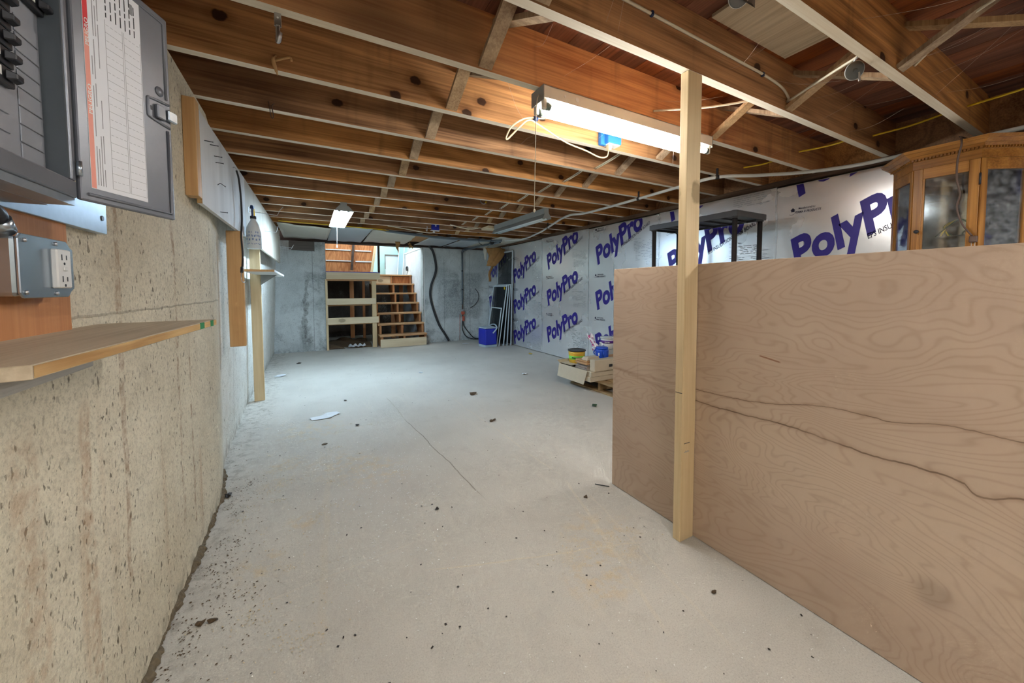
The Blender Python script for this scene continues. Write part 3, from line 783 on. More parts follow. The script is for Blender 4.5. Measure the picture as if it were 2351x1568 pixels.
for i in range(len(seam) - 1):
    ya, yb = seam[i], seam[i + 1]
    bx = MB().box(XR, XR + 0.05, yb + 0.002, ya - 0.002, 0.012, TOPZ - 0.012 * (i % 2))
    bd = bx.build('insulation_board', M['foil'], wr, origin=(XR, (ya + yb) / 2, 0))
    xs = XR - 0.0015
    tx = MB(); sm = MB()
    if i in (0,): org_y = ya - 0.03
    else: org_y = ya - (0.19 if i == 1 else 0.145 if i < 4 else 0.115)
    for zr in rows[i]:
        # zr: height of the top of the first P's stem
        o = (xs, org_y - 0.046, zr - 0.233)
        put(tx, BIG, o, (0, -0.80, 0.41), (0, 0.046, 0.233), 0)
        put(tx, EPS, (xs, org_y - 0.49, zr - 0.044), (0, -0.455, 0.232), (0, 0.008, 0.036), 1)
        zm = zr + 0.225
        put(tx, MAN, (xs, org_y - 0.05, zm + 0.022), (0, -0.115, 0), (0, 0, 0.016), 1)
        put(tx, PER, (xs, org_y - 0.025, zm - 0.008), (0, -0.175, 0), (0, -0.004, 0.018), 1)
        # little house mark with its swirl
        hy, hz = org_y - 0.005, zm + 0.004
        tx.add([(xs, hy + 0.014, hz + 0.018), (xs, hy - 0.004, hz + 0.036), (xs, hy - 0.022, hz + 0.018), (xs, hy - 0.004, hz + 0.014)], [(0, 1, 2, 3)], 1)
        tx.add([(xs, hy + 0.008, hz + 0.018), (xs, hy - 0.016, hz + 0.018), (xs, hy - 0.016, hz + 0.003), (xs, hy + 0.008, hz + 0.003)], [(0, 1, 2, 3)], 1)
        arc = [(xs, hy + 0.004 + 0.022 * math.cos(a), hz - 0.002 + 0.016 * math.sin(a)) for a in [math.pi * (0.35 - 0.14 * k) for k in range(9)]]
        arc = [(xs, 2 * (hy + 0.004) - p[1] + 0.0, p[2]) for p in arc]
        for p, q in zip(arc, arc[1:]):
            tx.add([p, q, (q[0], q[1], q[2] - 0.003), (p[0], p[1], p[2] - 0.003)], [(0, 1, 2, 3)], 1)
        # chart of fine print
        cy, cz = org_y - 0.70, zr + 0.03
        put(sm, RVC, (xs, cy, cz), (0, -0.11, 0), (0, 0, 0.014), 0)
        rr = random.Random(i * 10 + int(zr * 10))
        for r_ in range(14):
            z_ = cz - 0.022 - r_ * 0.0175
            y_ = cy - (0.03 if r_ > 6 else 0)
            while y_ > cy - 0.30:
                w_ = rr.uniform(0.015, 0.07)
                if rr.random() < 0.72: sm.add([(xs, y_, z_), (xs, y_ - w_, z_), (xs, y_ - w_, z_ - 0.0055), (xs, y_, z_ - 0.0055)], [(0, 1, 2, 3)], 0)
                y_ -= w_ + 0.012
    zt = TOPZ - 0.014
    c1 = clip_mb(tx, yb + 0.006, ya - 0.006, zt); c2 = clip_mb(sm, yb + 0.006, ya - 0.006, zt)
    if c1.f:
        lt = c1.build('lettering', [M['purple'], M['navy']], bd); tag(lt, 'violet slanted lettering')
    if c2.f: tag(c2.build('fine_print', M['printgrey'], bd), 'small grey chart print')
# bright tape / torn foil along the seams
for i, (sy, z0, z1) in enumerate(((5.385, 0.05, 1.96), (4.168, 0.05, 1.95), (2.949, 1.0, 1.94), (1.734, 0.9, 1.955))):
    pts = [(XR - 0.002, sy + 0.004 * math.sin(z * 9 + i), z) for z in [z0 + (z1 - z0) * k / 16 for k in range(17)]]
    m = MB()
    for k in range(16):
        w = 0.005 + 0.004 * abs(math.sin(k * 1.7 + i))
        p, q = pts[k], pts[k + 1]
        m.add([(p[0], p[1] - w, p[2]), (p[0], p[1] + w, p[2]), (q[0], q[1] + w, q[2]), (q[0], q[1] - w, q[2])], [(0, 1, 2, 3)])
    m.build('seam_foil', M['tape'], wr)
m = MB()
for k in range(9):
    z = 1.45 - k * 0.09; y = 3.66 + 0.006 * math.sin(k * 2)
    m.add([(XR - 0.002, y - 0.004, z), (XR - 0.002, y + 0.006, z), (XR - 0.002, y + 0.004, z - 0.09), (XR - 0.002, y - 0.006, z - 0.09)], [(0, 1, 2, 3)])
m.build('foil_tear', M['tape'], wr)
b = MB().box(XR - 0.015, XR + 0.15, -3.2, 7.6, 1.976, 2.018)
struct('trim_1', b, M['sill'])

# ceiling: subfloor planks, joists, bridging
ce = tag(thing('ceiling', loc=(1.5, 2.0, ZJ)), kind='structure')
MB().box(-1.0, 4.0, -3.3, YB + 0.11, ZS + 0.024, ZS + 0.10).build('deck', M['darkwood'], ce)
x = -0.9; pm = MB().box(-0.0695, 0.0695, -5.45, 5.45, 0, 0.022).mesh('plank', M['subfloor'])
while x < 3.95:
    place(pm, 'plank', ce, (x + 0.07, 2.2, ZS + random.uniform(-0.0008, 0.0008))); x += 0.142
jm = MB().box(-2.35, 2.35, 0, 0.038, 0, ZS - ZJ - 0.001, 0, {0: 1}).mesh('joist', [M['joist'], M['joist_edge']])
jm0 = MB().box(-2.35, 2.35, 0, 0.038, 0, ZS - ZJ - 0.001, 0, {0: 1}).mesh('joist', [M['joist_lit'], M['joist_edge']])
for i in range(-10, 14):
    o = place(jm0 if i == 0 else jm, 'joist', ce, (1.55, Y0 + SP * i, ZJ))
blk = MB().box(-0.019, 0.019, 0.001, SP - 0.039, 0, ZS - ZJ - 0.002).mesh('blocking', M['joist'])
for i in range(-9, 13):
    place(blk, 'blocking', ce, (XR + 0.10, Y0 + SP * i + 0.038, ZJ)); place(blk, 'blocking', ce, (-0.60, Y0 + SP * i + 0.038, ZJ))
gap = SP - 0.038; hh = ZS - ZJ - 0.03
L = math.hypot(gap, hh - 0.03); 
def strut(sgn):
    p, q = (0, 0, 0.012 if sgn > 0 else hh), (0, gap, hh if sgn > 0 else 0.012)
    return MB().bar(p, q, 0.058, 0.019, (1, 0, 0) if False else (0, -1 if sgn > 0 else 1, 1))
ma, mb_ = strut(1).mesh('bridging_strut', M['brace']), strut(-1).mesh('bridging_strut', M['brace'])
for i in range(-4, 12):
    for xc in (0.70, 2.22):
        j = random.uniform(-0.012, 0.012)
        place(ma, 'bridging_strut', ce, (xc + 0.033 + j, Y0 + SP * i + 0.038, ZJ)); place(mb_, 'bridging_strut', ce, (xc - 0.033 + j, Y0 + SP * i + 0.038, ZJ))
tag(MB().box(1.50, 2.08, 0.68, 1.005, ZS - 0.016, ZS - 0.002).build('patch_panel', M['oldply'], ce), 'pale plywood patch under the planks')

# stairwell beyond the opening
sw = tag(thing('wall_stairwell', loc=(1.2, 8.6, 0)), kind='structure')
MB().box(0.05, 0.272, YB + 0.22, 9.7, 0, 1.45).build('side_wall', M['pitwall'], sw)
MB().box(2.07, 2.30, YB + 0.215, 9.7, 0, 1.955).build('side_wall', M['whitewall'], sw)
MB().box(2.066, 2.085, YB - 0.006, YB + 0.03, 0.0, 1.955).build('corner_trim', M['white'], sw)
MB().box(0.05, 2.3, 9.62, 9.8, 0, 1.45).build('end_wall', M['pitwall'], sw)
MB().box(0.05, 2.30, 9.60, 9.66, 1.45, 2.75).build('mint_wall', M['mint'], sw)
MB().box(2.12, 2.30, YB + 0.26, 9.7, 1.955, 2.75).build('mint_wall', M['mint'], sw)
MB().box(-0.1, 0.14, YB + 0.26, 9.7, 1.45, 2.5).build('mint_wall', M['mint'], sw)
MB().box(2.06, 2.30, YB + 0.04, 9.6, 1.957, 1.985).build('coping', M['white'], sw)

# ================================================================== LIGHT FIXTURES
def tube_part(parent, p, q, mat, r=0.0145):
    p, q = Vector(p), Vector(q); d = (q - p).normalized()
    t = MB().tube([p + d * 0.02, q - d * 0.02], r, 14).build('tube', mat, parent)
    for e, s in ((p, 1), (q, -1)):
        MB().lathe([(r * 0.4, -0.004), (r * 1.04, 0.0), (r * 1.04, 0.02)], e, d * s, 12).build('end_cap', M['cap'], t)
# near strip fixture under the joist
f1 = thing('strip_light', 'lit open twin-tube strip light beside the pine post', 'light fixture', (1.53, 1.455, 1.93))
b = MB()
b.box(0.93, 2.13, 1.405, 1.408, 1.962, 2.016)
b.box(0.93, 2.13, 1.502, 1.505, 1.962, 2.016)
b.box(0.93, 2.13, 1.405, 1.505, 2.0135, 2.0165)
b.build('housing', M['fixture'], f1)
MB().box(0.94, 2.12, 1.430, 1.480, 1.972, 2.013).build('ballast_cover', M['fixture'], f1, bev=0.006)
for xx in (0.928, 2.128):
    MB().box(xx, xx + 0.004, 1.404, 1.506, 1.952, 2.0165).build('end_plate', M['fixture_grey'], f1)
for xx in (0.934, 2.106):
    for yy in (1.424, 1.487):
        MB().box(xx, xx + 0.02, yy - 0.011, yy + 0.011, 1.918, 1.972).build('lamp_holder', M['fixture'], f1, bev=0.004)
for yy in (1.424, 1.487):
    tube_part(f1, (0.954, yy, 1.934), (2.106, yy, 1.934), M['tube_near'], 0.0165)
wp = MB()
for k in range(5):
    x0 = 1.02 + k * 0.03
    wp.tube(catmull([(x0, 1.42, 1.985), (x0 + 0.05, 1.416, 1.966), (x0 + 0.11, 1.42, 1.972), (x0 + 0.16, 1.425, 1.985)], 5), 0.0016, 5)
wp.build('wiring', M['wirewhite'], f1)
MB().tube([(0.927, 1.44, 1.985), (0.905, 1.42, 1.955), (0.890, 1.405, 1.90), (0.877, 1.400, 1.466)], 0.0018, 6).build('pull_cord', M['wirewhite'], f1)
MB().lathe([(0.001, 0), (0.005, -0.004), (0.005, -0.012), (0.001, -0.016)], (0.877, 1.4, 1.466), (0, 0, 1), 8).build('pull_knob', M['wirewhite'], f1)
for xx, rr in ((1.045, 0.006), (1.115, 0.011)):
    MB().lathe([(rr, 0), (rr, 0.0015)], (xx, 1.4045, 1.99), (0, -1, 0), 14).build('knockout', M['white'], f1)

# far hanging shop light
def shop_light(name, label, x0, x1, y0, y1, z, lit, grey=False):
    f = thing(name, label, 'light fixture', ((x0 + x1) / 2, (y0 + y1) / 2, z))
    xm = (x0 + x1) / 2; w = x1 - x0
    hood = M['fixture_grey'] if grey else M['fixture']
    b = MB()
    prof = [(x0, z), (xm - w * 0.22, z + 0.052), (xm + w * 0.22, z + 0.052), (x1, z)]
    for p, q in zip(prof, prof[1:]):
        nx = 0.0022
        b.add([(p[0], y0, p[1]), (q[0], y0, q[1]), (q[0], y1, q[1]), (p[0], y1, p[1]), (p[0], y0, p[1] + nx), (q[0], y0, q[1] + nx), (q[0], y1, q[1] + nx), (p[0], y1, p[1] + nx)],
              [(0, 1, 2, 3), (7, 6, 5, 4), (0, 4, 5, 1), (1, 5, 6, 2), (2, 6, 7, 3), (3, 7, 4, 0)])
    b.build('reflector_hood', hood, f)
    MB().box(xm - 0.03, xm + 0.03, y0 + 0.01, y1 - 0.01, z + 0.054, ZJ - 0.002).build('ballast_box', M['fixture_grey'], f)
    for yy in (y0 - 0.003, y1):
        MB().prism([(x0, yy, z), (x1, yy, z), (xm + w * 0.24, yy, z + 0.056), (xm - w * 0.24, yy, z + 0.056)], (0, 0.003, 0)).build('end_plate', M['fixture_grey'], f)
    for xx in ((xm - w * 0.24), (xm + w * 0.24)):
        tube_part(f, (xx, y0 + 0.012, z + 0.012), (xx, y1 - 0.012, z + 0.012), lit or M['tube_off'], 0.016)
    return f
f2 = shop_light('shop_light', 'lit hooded shop light hanging in front of the stair opening', 0.245, 0.43, 4.25, 5.40, 1.925, M['tube_far'])
MB().tube([(0.34, 5.39, 1.93), (0.335, 5.40, 1.70)], 0.003, 6).build('pull_cord', M['white'], f2)
MB().lathe([(0.002, 0), (0.009, -0.02), (0.009, -0.035), (0.002, -0.045)], (0.335, 5.40, 1.70), (0, 0, 1), 10).build('pull_knob', M['white'], f2)
f3 = shop_light('shop_light', 'unlit grey shop light beside the white pipe', 2.30, 2.42, 3.50, 4.80, 1.90, None, True)
MB().box(2.27, 2.45, 4.85, 5.10, 1.985, ZJ - 0.001).build('mounting_board', M['pine_x'], f3)
shop_light('shop_light', 'unseen hooded shop light added behind the camera as foreground fill', 0.35, 0.53, -1.75, -0.55, 1.93, M['tube_fill'])  # unseen fixture, added to brighten the foreground
shop_light('shop_light', 'second unseen hooded shop light added behind the camera as foreground fill', 2.35, 2.53, -1.6, -0.4, 1.93, M['tube_fill'])  # second added fixture out of view, also foreground fill

# ================================================================== LEFT WALL: panel, outlet, shelf
pn = thing('electrical_panel', 'grey breaker panel with its door hanging open on the concrete wall', 'breaker panel', (-0.39, 0.65, 1.255))
MB().box(-0.437, -0.372, 0.36, 0.905, 1.255, 1.985).box(-0.372, -0.338, 0.36, 0.896, 1.2555, 1.2675).build('enclosure', M['galv'], pn)
pl = MB().box(-0.437, -0.4185, 0.37, 1.243, 1.247, 1.325)
pl.build('mounting_plate', M['galv'], pn, bev=0.001)
MB().lathe([(0.006, 0), (0.006, 0.001)], (-0.4183, 1.222, 1.282), (1, 0, 0), 12).build('plate_hole', M['black'], pn)
fr = MB()
zb, zt, ya, yb = 1.268, 1.99, 0.37, 0.897
fr.box(-0.372, -0.335, ya, yb, zb, 1.296); fr.box(-0.372, -0.335, ya, yb, 1.95, zt)
fr.box(-0.372, -0.335, 0.884, yb, 1.296, 1.95); fr.box(-0.372, -0.335, ya, 0.40, 1.296, 1.95)
fr.build('cover_frame', M['panel'], pn, bev=0.0025, seg=2)
MB().box(-0.3715, -0.337, 0.8795, 0.8838, 1.297, 1.95).build('recess_side', M['panel_dark'], pn)
df = MB().box(-0.3715, -0.362, 0.402, 0.8795, 1.297, 1.95).build('deadfront', M['deadfront'], pn)
MB().box(-0.362, -0.3612, 0.76, 0.868, 1.300, 1.304).build('deadfront_lip', M['panel'], pn)
for k in range(9):                                                  # right column of blank fillers
    z = 1.5125 - 0.0262 * k
    if z < 1.30: break
    MB().box(-0.362, -0.3602, 0.8225, 0.8755, z - 0.0242, z).build('filler_plate', M['deadfront'], df, bev=0.0006)
for k in range(3):
    z = 1.40 - 0.0262 * (k + 0.6)
    MB().box(-0.362, -0.3602, 0.735, 0.800, z - 0.0242, z).build('filler_plate', M['deadfront'], df, bev=0.0006)
def breaker(yc, z, right=True):
    br = MB().box(-0.362, -0.354, yc - 0.037, yc + 0.037, z - 0.0245, z).build('breaker', M['black'], df, bev=0.0012)
    s = 1 if right else 1
    MB().hexa([(-0.352, yc + s * 0.012, z - 0.019), (-0.352, yc + s * 0.034, z - 0.019), (-0.352, yc + s * 0.034, z - 0.006), (-0.352, yc + s * 0.012, z - 0.006)],
              [(-0.343, yc + s * 0.018, z - 0.016), (-0.343, yc + s * 0.032, z - 0.016), (-0.343, yc + s * 0.032, z - 0.008), (-0.343, yc + s * 0.018, z - 0.008)]).build('switch_handle', M['black'], br, bev=0.0012)
    MB().box(-0.352, -0.3508, yc - 0.006, yc + 0.004, z - 0.018, z - 0.006).build('amp_mark', M['white'], br)
for k in range(6): breaker(0.765, 1.420 + 0.0262 * k)
for k in range(2):
    breaker(0.848, 1.566 + 0.0262 * k)
MB().box(-0.351, -0.350, 0.862, 0.872, 1.55, 1.557).build('test_button', M['sprayyellow'], df)
# door, swung out from its hinge
A = Vector((-0.335, 0.899, 0)); e = Vector((0.4077, 0.9131, 0)); nn = Vector((0.9131, -0.4077, 0))
D = lambda t, z, k=0.0: A + e * t + nn * k + Vector((0, 0, z))
def dquad(mb, t0, t1, z0, z1, k0, k1, mi=0):
    return mb.hexa([D(t0, z0, k0), D(t1, z0, k0), D(t1, z0, k1), D(t0, z0, k1)], [D(t0, z1, k0), D(t1, z1, k0), D(t1, z1, k1), D(t0, z1, k1)], mi)
ZD0, ZD1, TW = 1.268, 1.692, 0.198
dr = dquad(MB(), 0.004, TW, ZD0, ZD1, -0.008, 0.0).build('door', M['panel'], pn, bev=0.003, seg=2)
rim = MB()
for path in ([(0.016, ZD0 + 0.012), (TW - 0.012, ZD0 + 0.012), (TW - 0.012, 1.455)], [(TW - 0.012, 1.52), (TW - 0.012, ZD1 - 0.014), (0.016, ZD1 - 0.014)],
             [(TW - 0.006, 1.463), (0.146, 1.468), (0.141, 1.475), (0.141, 1.500), (0.146, 1.507), (TW - 0.006, 1.512)]):
    rim.tube(catmull([D(t, z, 0.0005) for t, z in path], 4) if len(path) > 3 else [D(t, z, 0.0005) for t, z in path], 0.0028, 8)
rim.build('pressed_rim', M['panel'], dr)
dquad(MB(), 0.156, 0.176, 1.472, 1.500, 0.0, 0.008).build('latch', M['panel'], dr, bev=0.002)
dquad(MB(), 0.180, 0.203, 1.476, 1.498, 0.0, 0.010).build('latch_tongue', M['galv_b'], dr, bev=0.002)
dquad(MB(), 0.148, 0.152, 1.484, 1.492, 0.0, 0.0006).build('slot', M['black'], dr)
MB().lathe([(0.010, 0.0), (0.009, 0.002), (0.001, 0.003)], D(0.170, 1.530, 0), nn, 16).build('dimple', M['panel'], dr)
for z in (1.318, 1.66): MB().tube([D(0.0, z - 0.012, 0.004), D(0.0, z + 0.012, 0.004)], 0.004, 8).build('hinge', M['galv_b'], dr)
lb = dquad(MB(), 0.022, 0.131, 1.292, 1.676, 0.0, 0.0006).build('label', M['labelwhite'], dr, bev=0.0002)
dquad(MB(), 0.0226, 0.0305, 1.56, 1.675, 0.0006, 0.0008).build('warning_band', M['red'], lb)
dquad(MB(), 0.0226, 0.0305, 1.293, 1.56, 0.0006, 0.0008).build('warning_band', M['redfade'], lb)
tx = MB(); vs, fs = text_mesh('PELIGRO', 0.015)
for z0, ln in ((1.535, 0.045), (1.42, 0.05)):
    tx = MB().add([D(0.0300, z0, 0.0011) + Vector((0, 0, 1)) * v.x * ln - e * (v.y / 0.7) * 0.006 for v in vs], fs)
    tx.build('warning_word', M['white'], lb)
pr = MB(); rr = random.Random(5)
t_ = 0.034
for c in range(4):
    z_ = 1.30
    while z_ < 1.665:
        w_ = rr.uniform(0.03, 0.09)
        if rr.random() < 0.85: dquad(pr, t_, t_ + 0.0012, z_, min(z_ + w_, 1.668), 0.0006, 0.0008)
        z_ += w_ + rr.uniform(0.006, 0.02)
    t_ += 0.0042
pr.build('fine_print', M['ink'], lb)
pr = MB()
for t in (0.060, 0.0925, 0.0955, 0.129): dquad(pr, t, t + 0.0005, 1.30, 1.60, 0.0006, 0.0008)
for k in range(22):
    z = 1.30 + k * 0.0139
    if k % 2 == 0: dquad(pr, 0.060, 0.0925, z, z + 0.0005, 0.0006, 0.0008); dquad(pr, 0.0955, 0.129, z, z + 0.0005, 0.0006, 0.0008)
    else:
        for t in (0.062, 0.070, 0.078, 0.086, 0.097, 0.105, 0.113, 0.121): dquad(pr, t, t + 0.005, z, z + 0.0005, 0.0006, 0.0008)
pr.build('circuit_table', M['ink'], lb)
pr = MB()
for k in range(7):
    t = 0.062 + k * 0.0092
    z = 1.605
    while z < 1.665:
        w = rr.uniform(0.008, 0.022); dquad(pr, t, t + 0.0018, z, z + w, 0.0006, 0.0008); z += w + 0.004
for k in range(9): dquad(pr, 0.110, 0.116, 1.645 + k * 0.0022, 1.6462 + k * 0.0022, 0.0006, 0.0009)
pr.build('barcode_block', M['inkdark'], lb)

bb = single('backer_board', MB().box(-0.4365, -0.4245, 0.35, 1.087, 0.99, 1.262), M['brownboard'], 'reddish brown backer board under the breaker panel', 'board', bev=0.001)
cn = thing('conduit_fitting', 'short black and silver cable fitting below the breaker panel', 'fitting', (-0.40, 0.85, 1.2))
MB().tube([(-0.405, 0.80, 1.255), (-0.405, 0.850, 1.228), (-0.408, 0.868, 1.212)], 0.013, 12).build('sleeve', M['black'], cn)
MB().tube([(-0.406, 0.856, 1.222), (-0.408, 0.872, 1.206)], 0.015, 12).build('clamp', M['galv_b'], cn)
ob = thing('outlet_box', 'silver metal outlet box with white receptacle on the backer board', 'outlet', (-0.40, 0.935, 1.10))
MB().box(-0.4245, -0.392, 0.862, 1.005, 1.106, 1.200).build('box', M['galv_b'], ob, bev=0.006, seg=2)
MB().prism([(-0.392, 0.868, 1.103), (-0.392, 0.990, 1.103), (-0.392, 1.000, 1.113), (-0.392, 1.010, 1.118), (-0.392, 1.010, 1.190), (-0.392, 1.000, 1.195), (-0.392, 0.990, 1.204), (-0.392, 0.868, 1.204), (-0.392, 0.860, 1.196), (-0.392, 0.860, 1.111)], (0.004, 0, 0)).build('cover', M['galv_b'], ob, bev=0.0012)
rc = MB().box(-0.388, -0.379, 0.938, 0.980, 1.119, 1.187).build('receptacle', M['white'], ob, bev=0.002)
for zc in (1.172, 1.134):
    MB().box(-0.379, -0.3785, 0.950, 0.952, zc - 0.004, zc + 0.006).build('slot', M['inkdark'], rc)
    MB().box(-0.379, -0.3785, 0.964, 0.966, zc - 0.003, zc + 0.005).build('slot', M['inkdark'], rc)
    MB().lathe([(0.0024, 0), (0.0024, 0.0005)], (-0.379, 0.958, zc - 0.010), (1, 0, 0), 10).build('ground_hole', M['inkdark'], rc)
MB().box(-0.379, -0.3775, 0.953, 0.965, 1.1495, 1.1565).build('test_button', M['white'], rc, bev=0.0008)
for yy, zz in ((0.956, 1.196), (0.952, 1.110), (0.875, 1.194), (0.872, 1.112)):
    MB().lathe([(0.0036, 0), (0.0034, 0.002), (0.0005, 0.003)], (-0.388, yy, zz), (1, 0, 0), 10).build('screw', M['steel'], ob)

sh = thing('wall_shelf', 'rough plywood shelf with a green marked corner below the outlet', 'shelf', (-0.35, 0.9, 0.958))
b4 = [(-0.262, 0.590), (-0.224, 1.262), (-0.4365, 1.228), (-0.4365, 0.555)]
MB().hexa([(x, y, 1.020) for x, y in b4], [(x, y, 1.036) for x, y in b4]).build('board', [M['oldply']], sh, bev=0.0008)
MB().hexa([(-0.2615, 0.592, 1.0215), (-0.2235, 1.262, 1.0215), (-0.2228, 1.262, 1.0215), (-0.2608, 0.592, 1.0215)], [(-0.2615, 0.592, 1.0345), (-0.2235, 1.262, 1.0345), (-0.2228, 1.262, 1.0345), (-0.2608, 0.592, 1.0345)]).build('front_edge', M['plyedge'], sh)
for ya, yb in ((1.13, 1.16), (1.21, 1.235)):
    xa = -0.262 + (ya - 0.59) / 0.672 * 0.038 + 0.0005; xb = -0.262 + (yb - 0.59) / 0.672 * 0.038 + 0.0005
    MB().hexa([(xa, ya, 1.021), (xa + 0.0012, ya, 1.021), (xb + 0.0012, yb, 1.021), (xb, yb, 1.021)], [(xa, ya, 1.036), (xa + 0.0012, ya, 1.036), (xb + 0.0012, yb, 1.036), (xb, yb, 1.036)]).build('paint_mark', M['tapegreen'], sh)
cl = MB().box(-0.4365, -0.399, 0.50, 1.093, 0.957, 1.0195).build('cleat', M['stud_grey'], sh, bev=0.002)
tx = MB(); text_on(tx, 'STUD', (-0.3985, 0.878, 0.976), (0, 0.085, 0), (0, 0, 0.014), bold=0.01); text_on(tx, '2X4 STUD', (-0.3985, 0.885, 0.997), (0, 0.085, 0), (0, 0, 0.010), bold=0.01)
tx.build('grade_stamp', M['ink'], cl)

# ------------------------------------------------ boards, hooks and bottle along the left wall
xn, xf = -0.395, -0.377
pegx = lambda y: xn + (y - 2.06) / 4.6 * (xf - xn)
def pegboard(name, label, ya, yb, za, zb, zc, zd, mat):
    t = thing(name, label, 'board', (pegx(ya) - 0.01, (ya + yb) / 2, za))
    MB().hexa([(pegx(ya) - 0.018, ya, za), (pegx(ya), ya, za), (pegx(yb), yb, zc), (pegx(yb) - 0.018, yb, zc)],
              [(pegx(ya) - 0.018, ya, zb), (pegx(ya), ya, zb), (pegx(yb), yb, zd), (pegx(yb) - 0.018, yb, zd)]).build('panel', mat, t)
    return t
p1 = pegboard('tool_board', 'weathered whitish tool board with nails nearest the breaker panel', 2.065, 3.30, 1.488, 1.885, 1.497, 1.915, M['peg'])
MB().box(pegx(2.06) - 0.018, pegx(2.06), 2.062, 2.066, 1.488, 1.885).build('raw_edge', M['plyedge'], p1)
for y, z, up_ in ((2.14, 1.781, 0), (2.25, 1.80, 0), (2.33, 1.772, 0), (2.39, 1.642, 1), (2.42, 1.516, 0), (2.36, 1.75, 0)):
    x0 = pegx(y)
    pts = [(x0 - 0.004, y, z), (x0 + 0.03, y + 0.004, z - 0.001)]
    if up_: pts = [(x0 - 0.004, y, z), (x0 + 0.012, y - 0.01, z + 0.012), (x0 + 0.03, y + 0.004, z)]
    MB().tube(pts, 0.0018, 6).lathe([(0.0036, 0), (0.0036, 0.0012)], pts[-1], (1, 0, 0), 8).build('nail', M['inkdark'], p1)
p2 = pegboard('tool_board', 'pale plywood tool board with wire hooks behind the spray bottle', 3.304, 6.70, 1.497, 1.915, 1.515, 2.0, M['peg2'])
single('nailer_block', MB().box(-0.4365, -0.397, 1.995, 2.055, 1.505, 1.905).box(-0.478, -0.4365, 2.40, 2.44, 1.5, 1.6) if False else MB().box(-0.4365, -0.3935, 1.995, 2.055, 1.505, 1.905), M['tan'], 'knotty pine block holding the near end of the tool board', 'block', bev=0.002)
# short stud, tall post with shelf
single('short_stud', MB().box(-0.458, -0.372, 2.962, 3.000, 0.745, 1.4925), M['tan'], 'short tan stud hanging below the tool board', 'stud', bev=0.003)
single('wall_post', MB().box(-0.507, -0.420, 4.43, 4.468, 0.0, 1.62), M['pine'], 'tall pale stud standing on the floor by the left wall', 'stud', bev=0.003)
s2 = thing('bracket_shelf', 'small white shelf fixed to the tall stud', 'shelf', (-0.36, 4.3, 1.2))
MB().box(-0.462, -0.25, 3.66, 5.0, 1.262, 1.280, 0, {2: 1, 5: 0}).build('board', [M['white'], M['tan']], s2)
MB().prism([(-0.418, 4.41, 1.261), (-0.28, 4.41, 1.261), (-0.418, 4.41, 1.16)], (0, 0.018, 0)).build('bracket', M['fixture_grey'], s2)
# bungee cord
bc = thing('bungee_cord', 'black bungee cord with metal hooks hanging on the tool board', 'cord', (-0.365, 2.85, 1.18))
pts = catmull([(-0.372, 2.83, 1.842), (-0.366, 2.86, 1.80), (-0.364, 2.90, 1.70), (-0.364, 2.915, 1.57), (-0.364, 2.86, 1.45), (-0.364, 2.89, 1.33), (-0.365, 2.84, 1.225)], 8)
MB().tube(pts, 0.0055, 8).build('cord', M['blackrubber'], bc)
MB().tube(catmull([(-0.365, 2.845, 1.235), (-0.364, 2.80, 1.205), (-0.362, 2.79, 1.175), (-0.355, 2.80, 1.160), (-0.345, 2.83, 1.165), (-0.343, 2.84, 1.180)], 5), 0.0022, 6).build('hook', M['steel'], bc)
MB().tube([(-0.365, 2.85, 1.255), (-0.365, 2.83, 1.222)], 0.008, 8).build('ferrule', M['blackrubber'], bc)
MB().tube(catmull([(-0.372, 2.83, 1.845), (-0.378, 2.82, 1.858), (-0.388, 2.82, 1.855)], 4), 0.0024, 6).build('hook', M['steel'], bc)
# spray bottle hung on a nail
sb = thing('spray_bottle', 'cloudy spray bottle with yellow and navy trigger hung on the tool board', 'bottle', (-0.335, 3.22, 1.405))
cx, cy, cz = -0.337, 3.22, 1.405
MB().lathe([(0.040, 0.0), (0.046, 0.006), (0.046, 0.12), (0.042, 0.15), (0.026, 0.185), (0.017, 0.20), (0.017, 0.215)], (cx, cy, cz), (0, 0, 1), 24).build('bottle', M['clearplastic'], sb)
b = MB()
for k in range(4): b.lathe([(0.0465, 0), (0.0465, 0.012 if k != 1 else 0.022)], (cx, cy, cz + 0.03 + k * 0.027), (0, 0, 1), 24)
b2 = MB()
for k in range(5):
    a0 = -2.6 + k * 0.45
    for j in range(3 + k % 2):
        z = cz + 0.028 + j * 0.026 + 0.004 * ((k * 3 + j) % 2)
        vs = []
        for a in (a0, a0 + (0.40 if j != 1 else 0.2)): vs.append((cx + 0.0465 * math.cos(a), cy + 0.0465 * math.sin(a), z)); vs.append((cx + 0.0465 * math.cos(a), cy + 0.0465 * math.sin(a), z + (0.014 if j else 0.006)))
        b2.add(vs, [(0, 2, 3, 1)])
b2.build('printing', M['blueprint'], sb)
MB().lathe([(0.019, 0), (0.019, 0.018), (0.015, 0.02)], (cx, cy, cz + 0.212), (0, 0, 1), 16).build('collar', M['inkdark'], sb)
MB().hexa([(cx - 0.010, cy - 0.012, cz + 0.23), (cx + 0.012, cy - 0.012, cz + 0.23), (cx + 0.012, cy + 0.012, cz + 0.23), (cx - 0.010, cy + 0.012, cz + 0.23)],
          [(cx - 0.006, cy - 0.010, cz + 0.288), (cx + 0.010, cy - 0.010, cz + 0.288), (cx + 0.010, cy + 0.010, cz + 0.288), (cx - 0.006, cy + 0.010, cz + 0.288)]).build('neck', M['sprayyellow'], sb, bev=0.003)
